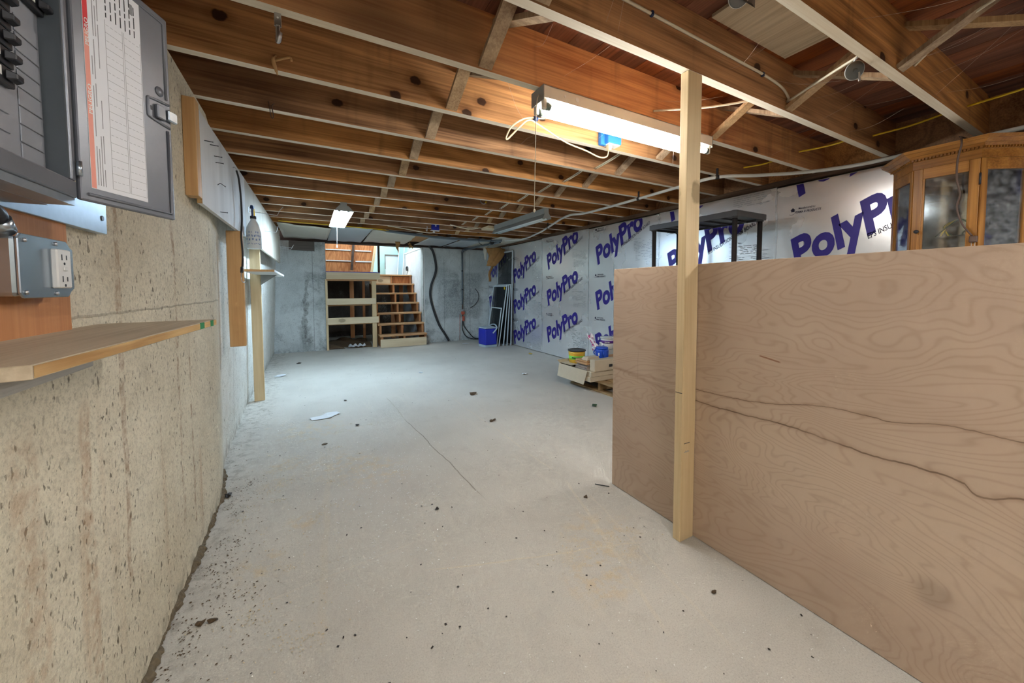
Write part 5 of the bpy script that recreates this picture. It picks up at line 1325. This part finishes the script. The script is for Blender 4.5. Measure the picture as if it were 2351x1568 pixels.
slab(1.858, 1.872, 0.018, 0.026, 'crown_step', M['oak_y'], cr); slab(1.872, 1.888, 0.030, 0.050, 'crown_cove', M['oak_y'], cr); slab(1.888, 1.904, 0.056, 0.062, 'crown_top', M['oak_y'], cr)
slab(1.80, 1.845, 0.0, 0.0, 'frieze', M['oak_y'])
b = MB()
R1, R2 = ring(0.012), ring(0.012)
for k in range(1, 4):
    p, q = R1[k], R1[k + 1]; L_ = (q - p).length; n_ = int(L_ / 0.014)
    for j in range(n_):
        c = p + (q - p) * ((j + 0.5) / n_); d = (q - p).normalized(); nv = Vector((-d.y, d.x))
        if nv.dot(c - Vector((3.36, 0.69))) < 0: nv = -nv
        b.obox((c.x, c.y, 1.852), ((d.x, d.y, 0), (nv.x, nv.y, 0), (0, 0, 1)), (0.0045, 0.005, 0.0055))
o = b.build('dentil_trim', M['oak_y'], cr)
def panel_frame(k, name, stile, door=False):
    p, q = Vector(base[k]), Vector(base[k + 1]); d = (q - p).normalized(); nv = Vector((-d.y, d.x))
    if nv.dot((p + q) / 2 - Vector((3.36, 0.69))) < 0: nv = -nv
    L_ = (q - p).length
    W = lambda s, off, z: (p.x + d.x * s + nv.x * off, p.y + d.y * s + nv.y * off, z)
    def bx(s0, s1, z0, z1, o0, o1, mb):
        return mb.hexa([W(s0, o0, z0), W(s1, o0, z0), W(s1, o1, z0), W(s0, o1, z0)], [W(s0, o0, z1), W(s1, o0, z1), W(s1, o1, z1), W(s0, o1, z1)])
    pr_ = bx(0.004, stile, 0.13, 1.80, -0.02, 0.0, MB()).build(name, M['oak'], oc, bev=0.002)
    bx(L_ - stile, L_ - 0.004, 0.13, 1.80, -0.02, 0.0, MB()).build('stile', M['oak'], pr_, bev=0.002)
    bx(stile, L_ - stile, 1.74, 1.80, -0.02, 0.0, MB()).build('top_rail', M['oak_y'], pr_, bev=0.002)
    bx(stile, L_ - stile, 0.13, 0.20, -0.02, 0.0, MB()).build('bottom_rail', M['oak_y'], pr_, bev=0.002)
    bx(stile - 0.004, stile + 0.008, 0.20, 1.74, -0.018, -0.004, MB()).build('bead', M['oak'], pr_)
    bx(stile, L_ - stile, 0.2, 1.74, -0.012, -0.009, MB()).build('pane', M['glass'], pr_)
    return pr_, W, L_, bx
panel_frame(1, 'side_frame', 0.030)
dr_, W, L_, bx = panel_frame(2, 'front_door', 0.042)
MB().lathe([(0.005, 0), (0.005, 0.010), (0.011, 0.016), (0.010, 0.024), (0.001, 0.027)], W(0.030, 0.0, 1.44), (-1, 0, 0), 14).build('knob', M['inkdark'], dr_)
MB().tube([W(L_ - 0.001, 0.003, 1.66), W(L_ - 0.001, 0.003, 1.72)], 0.004, 8).build('hinge', M['inkdark'], dr_)
panel_frame(3, 'side_frame', 0.030)
for k in (0, 4):
    p, q = base[k], base[k + 1]
    MB().hexa([(p[0], p[1], 0.1), (q[0], q[1], 0.1), (q[0], q[1] - 0.012 * (1 if k == 0 else -1), 0.1), (p[0], p[1] - 0.012 * (1 if k == 0 else -1), 0.1)],
              [(p[0], p[1], 1.8), (q[0], q[1], 1.8), (q[0], q[1] - 0.012 * (1 if k == 0 else -1), 1.8), (p[0], p[1] - 0.012 * (1 if k == 0 else -1), 1.8)]).build('side_panel', M['oak'], oc)
tm = NT('cabinet_mirror'); mir = tm.done((0.62, 0.64, 0.66), 0.08, 1.0)
MB().box(3.495, 3.505, 0.43, 0.95, 0.13, 1.80).build('mirror_back', mir, oc)
for z in (0.55, 0.98, 1.40):
    b = MB(); pts = ring(-0.03); n = len(pts)
    b.add([(p.x, p.y, z) for p in pts] + [(p.x, p.y, z + 0.005) for p in pts], [tuple(range(n))[::-1], tuple(range(n, 2 * n))] + [(k, (k + 1) % n, n + (k + 1) % n, n + k) for k in range(n)])
    b.build('glass_shelf', M['glass'], oc)
kd = thing('appliance_cord', 'brown cord with a plug draped over the front of the oak cabinet', 'cord', (3.1, 0.62, 1.4))
MB().tube(catmull([(3.20, 0.60, 1.912), (3.12, 0.635, 1.930), (3.065, 0.622, 1.912), (3.052, 0.617, 1.87), (3.065, 0.63, 1.80), (3.085, 0.634, 1.70), (3.10, 0.623, 1.62), (3.11, 0.633, 1.55), (3.11, 0.612, 1.46), (3.112, 0.575, 1.39)], 8), 0.0042, 8).build('cord', M['copper'], kd)
MB().box(3.10, 3.122, 0.556, 0.584, 1.355, 1.39).build('plug', M['copper'], kd, bev=0.003)
for yy in (0.563, 0.575): MB().box(3.109, 3.113, yy, yy + 0.002, 1.335, 1.355).build('prong', M['steel'], kd)
tp = thing('string_tape', 'bundle of yellow green straps inside the oak cabinet', 'strap', (3.25, 0.66, 1.405))
for k in range(5):
    MB().tube(catmull([(3.24 + 0.02 * k, 0.74 - 0.015 * k, 1.408), (3.22 + 0.02 * k, 0.68 + 0.01 * k, 1.47), (3.24, 0.64, 1.50), (3.26 + 0.02 * k, 0.60, 1.45), (3.27, 0.57 + 0.01 * k, 1.408)], 5), 0.0035, 6).build('strap', M['yellow' if k % 2 else 'leafgreen'], tp)
# ================================================================== PLASTIC SHELVING UNIT
su = thing('shelving_unit', 'black plastic shelving unit in front of the foil insulation', 'shelving', (3.1, 2.11, 0))
for z in (0.10, 0.50, 0.905, 1.305, 1.705):
    sh_ = MB().box(2.905, 3.295, 1.705, 2.525, z - 0.018, z).build('shelf', M['shelfplastic'], su, bev=0.004)
    b = MB()
    b.box(2.895, 2.905, 1.695, 2.535, z - 0.035, z + 0.012); b.box(3.295, 3.305, 1.695, 2.535, z - 0.035, z + 0.012)
    b.box(2.905, 3.295, 1.695, 1.705, z - 0.035, z + 0.012); b.box(2.905, 3.295, 2.525, 2.535, z - 0.035, z + 0.012)
    b.build('rim', M['shelfplastic'], sh_, bev=0.003)
    b = MB()
    for yy in (1.85, 2.0, 2.15, 2.3, 2.42): b.box(2.91, 3.29, yy - 0.004, yy + 0.004, z - 0.032, z - 0.018)
    b.build('rib', M['shelfplastic'], sh_)
    for xx, yy in ((2.925, 1.73), (3.275, 1.73), (2.925, 2.50), (3.275, 2.50)):
        MB().lathe([(0.026, -0.045), (0.028, -0.02), (0.028, 0.012), (0.024, 0.016)], (xx, yy, z), (0, 0, 1), 14).build('collar', M['shelfplastic'], sh_)
for xx, yy in ((2.925, 1.73), (3.275, 1.73), (2.925, 2.50), (3.275, 2.50)):
    MB().tube([(xx, yy, 0.0), (xx, yy, 1.70)], 0.0185, 16).build('post', M['postsheen'], su)

# ================================================================== PALLET AND ITS LOAD
pa = thing('pallet', 'weathered wooden pallet under the flattened boxes', 'pallet', (3.1, 2.95, 0))
for yy in (2.58, 3.01, 3.44):
    MB().box(2.72, 3.50, yy, yy + 0.038, 0.018, 0.100).build('runner', M['pallet'], pa, bev=0.003)
for xx in (2.70, 2.83, 2.97, 3.11, 3.25, 3.40):
    MB().box(xx, xx + 0.095, 2.56, 3.50, 0.1005, 0.118).build('deck_board', M['pallet'], pa, bev=0.002)
for xx in (2.70, 3.06, 3.40):
    MB().box(xx, xx + 0.09, 2.56, 3.50, 0.0, 0.0175).build('base_board', M['pallet'], pa, bev=0.002)
def carton(label, x0, x1, y0, y1, z0, z1, marks=False):
    c = thing('carton', label, 'box', ((x0 + x1) / 2, (y0 + y1) / 2, z0))
    MB().box(x0, x1, y0, y1, z0, z1).build('body', M['card'], c, bev=0.004)
    MB().box(x0 + 0.02, x1 - 0.02, (y0 + y1) / 2 - 0.02, (y0 + y1) / 2 + 0.02, z1, z1 + 0.0008).build('tape', M['wirecream'], c)
    if marks:
        b = MB()
        for k, (s, w, h) in enumerate(((0.20, 0.05, 0.03), (0.27, 0.10, 0.008), (0.40, 0.03, 0.024), (0.45, 0.03, 0.024))):
            b.box(x0 + s, x0 + s + w, y0 - 0.0012, y0, z0 + 0.035, z0 + 0.035 + h)
        b.build('stamp', M['inkdark'], c)
    return c
carton('long flat carton at the bottom of the pile on the pallet', 2.59, 3.40, 3.02, 3.30, 0.1185, 0.172)
carton('long flat carton in the middle of the pile on the pallet', 2.60, 3.40, 3.015, 3.30, 0.1725, 0.229)
carton('stamped carton at the top of the pile on the pallet', 2.635, 3.40, 3.00, 3.085, 0.2295, 0.352, True)
oc2 = thing('open_carton', 'open carton with a drooping end flap at the end of the pallet', 'box', (2.9, 3.43, 0.1185))
b = MB(); x0, x1, y0, y1, z0, z1 = 2.595, 3.45, 3.305, 3.575, 0.1185, 0.232
b.box(x0, x1, y0, y1, z0, z0 + 0.004); b.box(x0, x1, y0, y0 + 0.004, z0, z1); b.box(x0, x1, y1 - 0.004, y1, z0, z1); b.box(x1 - 0.004, x1, y0, y1, z0, z1)
b.build('body', M['card'], oc2)
MB().hexa([(2.582, 3.06, 0.235), (2.590, 3.575, 0.232), (2.594, 3.575, 0.232), (2.586, 3.06, 0.235)], [(2.555, 3.09, 0.085), (2.560, 3.575, 0.085), (2.564, 3.575, 0.085), (2.559, 3.09, 0.085)]).build('end_flap', M['card'], oc2)
MB().hexa([(2.60, 3.575, 0.232), (3.42, 3.575, 0.232), (3.42, 3.579, 0.232), (2.60, 3.579, 0.232)], [(2.58, 3.60, 0.268), (3.42, 3.60, 0.268), (3.42, 3.604, 0.268), (2.58, 3.604, 0.268)]).build('side_flap', M['card'], oc2)
MB().hexa([(2.61, 3.37, 0.236), (2.90, 3.40, 0.236), (2.90, 3.575, 0.236), (2.61, 3.575, 0.236)], [(2.60, 3.37, 0.240), (2.90, 3.40, 0.240), (2.90, 3.575, 0.240), (2.60, 3.575, 0.240)]).build('top_flap', M['card'], oc2)
MB().box(2.62, 3.44, 3.32, 3.56, 0.124, 0.205).build('contents', M['planks'], oc2)
labs = ('lowest grey flooring plank stacked on the open carton', 'second grey flooring plank stacked on the open carton', 'third grey flooring plank stacked on the open carton', 'reddish flooring plank near the top of the stack', 'topmost thin flooring plank of the stack')
for k, lab in enumerate(labs):
    dx = 0.015 * ((k * 7) % 3); dy = 0.012 * ((k * 5) % 3)
    z = 0.2305 + k * 0.0205
    single('flooring_plank', MB().box(2.60 + dx, 3.36 + dx, 3.09 + dy * 0.6, 3.285 + dy * 0.6, z, z + 0.018), M['planks'] if k < 3 else M['stair'], lab, 'plank', 'flooring planks on the pallet', bev=0.0015)
single('trim_piece', MB().hexa([(2.62, 3.11, 0.3325), (2.80, 3.11, 0.3325), (2.80, 3.21, 0.3325), (2.62, 3.21, 0.3325)], [(2.64, 3.12, 0.366), (2.80, 3.12, 0.366), (2.80, 3.20, 0.366), (2.64, 3.20, 0.366)]), M['card'], 'short white wrapped block on top of the flooring planks', 'block', bev=0.003)
yb_ = thing('yellow_tub', 'yellow tub with a green label and dark rimmed lid on the pallet', 'tub', (2.80, 3.48, 0.241))
c0 = (2.78, 3.485, 0.2405)
MB().lathe([(0.085, 0.0), (0.088, 0.004), (0.098, 0.11), (0.098, 0.135)], c0, (0, 0, 1), 28).build('body', M['bucketyellow'], yb_)
MB().lathe([(0.0885, 0.015), (0.0965, 0.085)], c0, (0, 0, 1), 28).build('label', M['green'], yb_)
MB().lathe([(0.099, 0.135), (0.107, 0.138), (0.107, 0.148), (0.100, 0.152), (0.095, 0.147), (0.001, 0.146)], c0, (0, 0, 1), 28).build('lid', M['lidgrey'], yb_)
b = MB()
for a in (3.5, 3.7, 3.9, 4.1, 4.3): b.obox((c0[0] + 0.0945 * math.cos(a), c0[1] + 0.0945 * math.sin(a), c0[2] + 0.063), ((-math.sin(a), math.cos(a), 0), (math.cos(a), math.sin(a), 0), (0, 0, 1)), (0.009, 0.0015, 0.006))
b.build('printing', M['inkdark'], yb_)
bt = thing('blue_tub', 'blue plastic tub with moulded handles on top of the flooring planks', 'tub', (2.98, 3.12, 0.353))
c0 = (2.89, 3.175, 0.3325)
MB().lathe([(0.066, 0), (0.072, 0.004), (0.076, 0.085), (0.068, 0.10), (0.062, 0.104)], c0, (0, 0, 1), 8, smooth=False).build('body', M['tubblue'], bt, bev=0.004)
MB().lathe([(0.064, 0.103), (0.070, 0.105), (0.070, 0.122), (0.060, 0.126), (0.001, 0.126)], c0, (0, 0, 1), 26).build('lid', M['tubblue'], bt)
for s in (-1, 1): MB().tube(catmull([(c0[0] - 0.03, c0[1] + s * 0.066, c0[2] + 0.095), (c0[0] - 0.05, c0[1] + s * 0.08, c0[2] + 0.06), (c0[0] - 0.04, c0[1] + s * 0.075, c0[2] + 0.03)], 5), 0.006, 8).build('handle', M['tubblue'], bt)
MB().box(c0[0] - 0.078, c0[0] - 0.0745, c0[1] - 0.045, c0[1] - 0.025, c0[2] + 0.035, c0[2] + 0.065).build('sticker', M['labelwhite'], bt)
wb_ = thing('white_pail', 'white pail with a violet band half hidden by the plywood', 'pail', (3.32, 3.19, 0.353))
c0 = (3.20, 3.29, 0.0); 
MB().box(3.08, 3.44, 3.38, 3.50, 0.2405, 0.375).build('tray', M['pipewhite'], wb_, bev=0.003)
c0 = (3.22, 3.44, 0.3755)
MB().lathe([(0.074, 0), (0.077, 0.004), (0.084, 0.125)], c0, (0, 0, 1), 28).build('body', M['white'], wb_)
MB().lathe([(0.0815, 0.070), (0.0832, 0.105)], c0, (0, 0, 1), 28).build('band', M['violet'], wb_)
MB().lathe([(0.085, 0.125), (0.089, 0.127), (0.089, 0.140), (0.083, 0.146), (0.001, 0.146)], c0, (0, 0, 1), 28).build('lid', M['pipewhite'], wb_)
tx = MB(); vs, fs = text_mesh('Spray', 0.02)
for_v = []
for v in vs:
    a = 3.55 + v.x * 0.75; for_v.append((c0[0] + 0.0838 * math.cos(a), c0[1] + 0.0838 * math.sin(a), c0[2] + 0.081 + v.y / 0.7 * 0.013))
tx.add(for_v, fs); tx.build('lettering', M['white'], wb_)
bs = thing('cleaner_bottle', 'blue spray cleaner bottle beside the crumpled floral bag', 'bottle', (2.93, 3.36, 0.345))
MB().lathe([(0.030, 0), (0.034, 0.004), (0.034, 0.05), (0.014, 0.10), (0.012, 0.12)], (2.99, 3.262, 0.3325), (0, 0, 1), 18).build('body', M['tubblue'], bs)
MB().tube(catmull([(2.99, 3.262, 0.452), (2.985, 3.28, 0.475), (2.98, 3.31, 0.48)], 5), 0.011, 8).build('head', M['white'], bs)
# crumpled floral bag
tf = NT('floral_paper'); v = tf.coord('Object')
vo = tf.voro(v, 38); c_ = tf.ramp(tf.sep(vo.outputs['Color'])[0], [(0.0, S(230, 228, 230)), (0.45, S(230, 226, 230)), (0.5, S(168, 70, 168)), (0.66, S(206, 80, 96)), (0.72, S(222, 196, 150)), (0.8, S(226, 224, 230))])
M['floral'] = tf.done(c_, 0.6)
def bagf(u, v):
    a = u * 2 * math.pi; r = (0.030 + 0.012 * math.sin(v * 9) + 0.010 * math.sin(3 * a + v * 11)) * (1 - 0.35 * abs(v - 0.6)) 
    return (2.90 + r * math.cos(a) + 0.02 * v, 3.27 + 0.16 * v + r * math.sin(a), 0.40 + 0.17 * v + 0.02 * math.sin(4 * a + v * 7))
fb_ = single('crumpled_bag', MB().sheet(bagf, 22, 16, 0.001), M['floral'], 'crumpled floral bag lying behind the blue tub', 'bag')

# ================================================================== COOLER AND SCREENS
cl_ = thing('cooler', 'blue picnic cooler with a pale grey lid and swing handle', 'cooler', (2.98, 6.50, 0), rz=0.0)
a_, b_, c_, d_ = (2.862, 6.62), (2.895, 6.36), (3.150, 6.38), (3.12, 6.66)
def quadbox(z0, z1, s, name, mat, bev=0.0, parent=cl_):
    q = [a_, b_, c_, d_]; cx_ = sum(p[0] for p in q) / 4; cy_ = sum(p[1] for p in q) / 4
    f = lambda p: (cx_ + (p[0] - cx_) * s, cy_ + (p[1] - cy_) * s)
    return MB().hexa([(*f(p), z0) for p in q], [(*f(p), z1) for p in q]).build(name, mat, parent, bev=bev, seg=2)
quadbox(0.0, 0.045, 0.98, 'base', M['coolergrey'], 0.008)
quadbox(0.045, 0.355, 1.0, 'body', M['cooler'], 0.018)
ld = quadbox(0.356, 0.385, 0.99, 'lid', M['coolergrey'], 0.012)
quadbox(0.386, 0.395, 0.7, 'lid_panel', M['coolergrey'], 0.004, ld)
MB().tube(catmull([(3.05, 6.352, 0.27), (3.09, 6.348, 0.31), (3.14, 6.36, 0.375), (3.16, 6.50, 0.42), (3.14, 6.64, 0.40), (3.12, 6.67, 0.33)], 6), 0.014, 8).build('handle', M['coolergrey'], cl_)
def screen(label, p_bl, p_br, tilt, h, fw_=0.028, mesh=True, mat='alu'):
    """p_bl / p_br floor points of the bottom rail; tilt = horizontal offset of the top"""
    t = thing('window_screen', label, 'window screen', ((p_bl[0] + p_br[0]) / 2, (p_bl[1] + p_br[1]) / 2, 0), 'window screens leaning in the corner')
    B0, B1 = Vector((*p_bl, 0.006)), Vector((*p_br, 0.006)); T = Vector((tilt[0], tilt[1], h))
    nv = (B1 - B0).cross(T).normalized()
    u = (B1 - B0).normalized(); w = T.normalized()
    f = MB()
    L_, H_ = (B1 - B0).length, T.length
    def pc_(s0, s1, h0, h1, mb):
        P_ = lambda s, hh, k: B0 + u * s + w * hh + nv * k
        return mb.hexa([P_(s0, h0, -0.006), P_(s1, h0, -0.006), P_(s1, h0, 0.006), P_(s0, h0, 0.006)], [P_(s0, h1, -0.006), P_(s1, h1, -0.006), P_(s1, h1, 0.006), P_(s0, h1, 0.006)])
    for nm, a in (('side_rail', (0, fw_, 0, H_)), ('side_rail', (L_ - fw_, L_, 0, H_)), ('top_rail', (fw_, L_ - fw_, H_ - fw_, H_)), ('bottom_rail', (fw_, L_ - fw_, 0, fw_))):
        pc_(*a, MB()).build(nm, M[mat], t)
    P_ = lambda s, hh: B0 + u * s + w * hh
    if mesh: MB().add([P_(fw_, fw_), P_(L_ - fw_, fw_), P_(L_ - fw_, H_ - fw_), P_(fw_, H_ - fw_)], [(0, 1, 2, 3)]).build('mesh', M['mesh'], t)
    return t
screen('tall dark window screen at the back of the leaning stack', (3.455, 7.02), (3.455, 6.37), (0.045, 0.0, 0), 1.86)
screen('narrow white framed screen edge-on in the stack nearest the wall', (3.375, 7.0), (3.375, 6.385), (0.085, 0.0, 0), 1.20, 0.024)
screen('second white framed screen of the leaning stack', (3.300, 7.0), (3.300, 6.39), (0.125, 0.0, 0), 1.19, 0.024)
ws = screen('front tall window screen with a yellow sticker behind the cooler', (3.205, 7.0), (3.205, 6.40), (0.185, 0.0, 0), 1.175, 0.026)
MB().box(3.360, 3.372, 6.455, 6.49, 1.10, 1.15).build('sticker', M['sprayyellow'], ws)
screen('small window screen in front of the stack', (3.165, 6.88), (3.165, 6.42), (0.11, 0.0, 0), 0.74, 0.020)

# ================================================================== FLOOR CLUTTER
def scrap(name, label, cat, x, y, r, mat, seed, h=0.012, long=1.0, ang=0.0):
    if mat is not M['scrap']: r *= 0.72; h *= 0.6
    rr = random.Random(seed)
    ca, sa = math.cos(ang), math.sin(ang)
    n = 9
    b = MB(); ring_ = []
    for k in range(n):
        a = 2 * math.pi * k / n; q = r * rr.uniform(0.55, 1.15)
        px, py = q * math.cos(a) * long, q * math.sin(a)
        ring_.append((x + px * ca - py * sa, y + px * sa + py * ca, 0.003 + h * rr.random()))
    top = (x, y, h * rr.uniform(0.5, 1.2) + 0.003)
    b.add(ring_ + [top], [(k, (k + 1) % n, n) for k in range(n)])
    low = [(p[0] * 0.98 + x * 0.02, p[1] * 0.98 + y * 0.02, max(0.0008, p[2] - 0.003)) for p in ring_]
    b.add(low + [(x, y, max(0.001, top[2] - 0.003))], [((k + 1) % n, k, n) for k in range(n)])
    return single(name, b, mat, label, cat)
scrap('leaf_litter', 'clump of dry leaves in the middle of the floor', 'leaf', 1.50, 3.61, 0.055, M['leaf'], 1, 0.03, 1.5, 0.3)
scrap('dry_leaf', 'curled brown leaf right of the floor crack', 'leaf', 1.33, 2.79, 0.028, M['leaf'], 2, 0.016, 1.8, 0.5)
scrap('green_sprig', 'dark green sprig near the pallet', 'sprig', 2.34, 2.67, 0.040, M['leafgreen'], 3, 0.04)
scrap('dark_chip', 'small square dark chip on the far floor', 'scrap', 0.29, 4.02, 0.022, M['leafdark'], 4, 0.01)
scrap('white_scrap', 'thin white plastic scrap near the left of the floor', 'scrap', 0.106, 3.59, 0.075, M['scrap'], 5, 0.012, 1.6, 0.2)
scrap('dark_leaf', 'dark curled leaf beside the white plastic scrap', 'leaf', 0.316, 3.23, 0.026, M['leafdark'], 6, 0.018)
scrap('white_scrap', 'bright white paper scrap near the pallet', 'scrap', 2.435, 4.14, 0.048, M['scrap'], 7, 0.016)
scrap('white_scrap', 'small white scrap in the far middle of the floor', 'scrap', 1.28, 4.88, 0.035, M['scrap'], 8, 0.008)
scrap('dark_leaf', 'lone dark curled leaf in the near middle of the floor', 'leaf', 0.541, 1.79, 0.014, M['leafdark'], 9, 0.014, 1.3, 1.0)
scrap('wood_chip', 'thin brown chip near the left wall', 'chip', 0.068, 2.95, 0.018, M['leaf'], 10, 0.006, 2.0, 0.2)
scrap('dust_clump', 'grey clump of dust at the foot of the left wall', 'dust', -0.415, 2.45, 0.04, M['leafdark'], 11, 0.02, 0.7)
scrap('dry_leaf', 'small dead leaf near the plywood foot', 'leaf', 1.275, 0.795, 0.014, M['leaf'], 12, 0.008, 1.4)
scrap('dry_leaf', 'crumpled leaf left of the pine post', 'leaf', 1.27, 1.51, 0.018, M['leaf'], 13, 0.012)
single('loose_screw', MB().tube([(1.40, 1.585, 0.004), (1.452, 1.525, 0.004)], 0.0022, 6), M['inkdark'], 'dark screw lying at the corner of the plywood sheet', 'screw')
scrap('dirt_clod', 'brown clod by the left wall in the foreground', 'clod', -0.347, 1.54, 0.018, M['leaf'], 14, 0.012, 1.5)
scrap('dirt_clod', 'second brown clod beside the first in the foreground', 'clod', -0.315, 1.535, 0.014, M['leaf'], 15, 0.01, 1.5)
scrap('yellow_strip', 'thin yellow strip on the floor by the foil wall', 'strip', 3.30, 5.40, 0.05, M['yellow'], 16, 0.004, 2.4, 1.2)
scrap('paper_disc', 'pale round lid lying by the far left wall', 'lid', -0.36, 5.6, 0.075, M['scrap'], 17, 0.004)
scrap('white_scrap', 'white scrap in front of the back wall right of the stairs', 'scrap', 2.78, 7.05, 0.07, M['scrap'], 18, 0.008, 1.5)
scrap('dark_leaf', 'dark leaves in the far left of the floor', 'leaf', -0.17, 6.4, 0.06, M['leafdark'], 19, 0.02)
rs = random.Random(21)
def flecks(name, n, fn, s0, s1, mat, label, z=0.0012):
    b = MB()
    for k in range(n):
        x, y = fn()
        s = rs.uniform(s0, s1); a = rs.uniform(0, 6.28); el = rs.uniform(0.4, 1.0)
        ux, uy = math.cos(a) * s, math.sin(a) * s; vx, vy = -math.sin(a) * s * el, math.cos(a) * s * el
        zz = z + rs.uniform(0, s * 0.6)
        b.add([(x - ux - vx, y - uy - vy, z), (x + ux - vx, y + uy - vy, zz), (x + ux + vx, y + uy + vy, zz), (x - ux + vx, y - uy + vy, z)], [(0, 1, 2, 3)])
    o = b.build(name, mat); tag(o, label, name.replace('_', ' '), kind='stuff')
flecks('white_flecks', 800, lambda: (rs.gauss(0.34, 0.20), rs.gauss(2.15, 0.36)), 0.0016, 0.0036, M['flake'], 'white flecks scattered on the middle of the floor')
flecks('white_specks', 900, lambda: (rs.uniform(-0.3, 1.45), 0.45 + 3.0 * rs.random() ** 1.6), 0.0010, 0.0020, M['flake'], 'fine white specks spread over the near floor')
SDC = [(rs.uniform(-0.36, 0.45), rs.uniform(1.15, 3.6), rs.uniform(0.012, 0.045)) for _ in range(34)]
flecks('sawdust', 1500, lambda: (lambda c: (c[0] + rs.gauss(0, c[2]), c[1] + rs.gauss(0, c[2] * 0.8)))(rs.choice(SDC)) if rs.random() < 0.6 else rs.choice([(rs.gauss(-0.16, 0.06), rs.gauss(2.70, 0.07)), (rs.gauss(-0.20, 0.05), rs.gauss(2.46, 0.05)), (rs.gauss(-0.1, 0.12), rs.gauss(1.7, 0.25)), (rs.gauss(0.30, 0.15), rs.gauss(2.6, 0.06)), (rs.gauss(1.1, 0.15), rs.gauss(1.2, 0.05)), (rs.uniform(-0.42, -0.1), rs.uniform(1.2, 4.5))]), 0.0012, 0.003, M['sawdust'], 'pale sawdust drifted over the floor')
CL = [(-0.425 + abs(rs.gauss(0, 0.10)), rs.uniform(1.0, 2.6), rs.uniform(0.012, 0.05)) for _ in range(46)] + [(-0.50 + abs(rs.gauss(0, 0.12)), rs.uniform(2.7, 7.2), rs.uniform(0.03, 0.10)) for _ in range(26)]
def wf():
    c = rs.choice(CL); y = c[1] + rs.gauss(0, c[2] * 1.4)
    return (max(-0.432 if y < 2.4 else -0.50, c[0] + rs.gauss(0, c[2])), y)
flecks('wall_foot_debris', 1300, wf, 0.0010, 0.0032, M['debris'], 'brown debris gathered along the foot of the left wall')
flecks('dark_crumbs', 420, lambda: (rs.uniform(-0.35, 1.45) if rs.random() < 0.6 else rs.uniform(-0.4, 3.2), 0.5 + 6.5 * rs.random() ** 1.4), 0.0016, 0.0045, M['leafdark'], 'dark crumbs strewn across the floor')
def grime(u, v):
    y = 0.9 + 1.9 * u
    w = 0.012 + 0.010 * math.sin(y * 17) * math.sin(y * 7.3) + 0.003 * math.sin(y * 61) + 0.003 * math.sin(y * 137)
    hh = 0.016 + 0.008 * math.sin(y * 23 + 1) + 0.005 * math.sin(y * 71)
    if y > 2.42: x0 = -0.437 - (y - 2.42) * 0.134
    else: x0 = -0.437
    a = v * math.pi / 2
    jit = 0.004 * math.sin(u * 900 + v * 40) 
    return (x0 - 0.002 + max(0.004, w) * math.sin(a) + jit * 0.4, y, 0.0006 + max(0.003, hh) * math.cos(a) + abs(jit) * 0.5)
tag(MB().sheet(grime, 240, 6, 0.001, smooth=False).build('wall_foot_grime', M['grime']), 'dark crust of grime along the foot of the left wall', 'grime', kind='stuff')
# cobwebs between the joists
b = MB(); rw = random.Random(8)
for k in range(46):
    i = rw.randint(-2, 3); x = rw.uniform(0.9, 3.0); y = Y0 + SP * i
    p = Vector((x, y - 0.001, ZJ + rw.uniform(0.0, 0.2))); q = Vector((x + rw.uniform(-0.25, 0.25), y - SP * rw.uniform(0.5, 0.9), ZJ + rw.uniform(0.0, 0.22)))
    b.tube(catmull([p, (p + q) / 2 - Vector((0, 0, rw.uniform(0.005, 0.03))), q], 4), 0.00045, 3)
b.tube([(1.83, 1.43, 2.02), (1.80, 1.42, 1.80)], 0.0007, 3); 
tag(b.build('cobwebs', M['web']), 'dusty cobweb threads strung between the near joists', 'cobweb', kind='stuff')
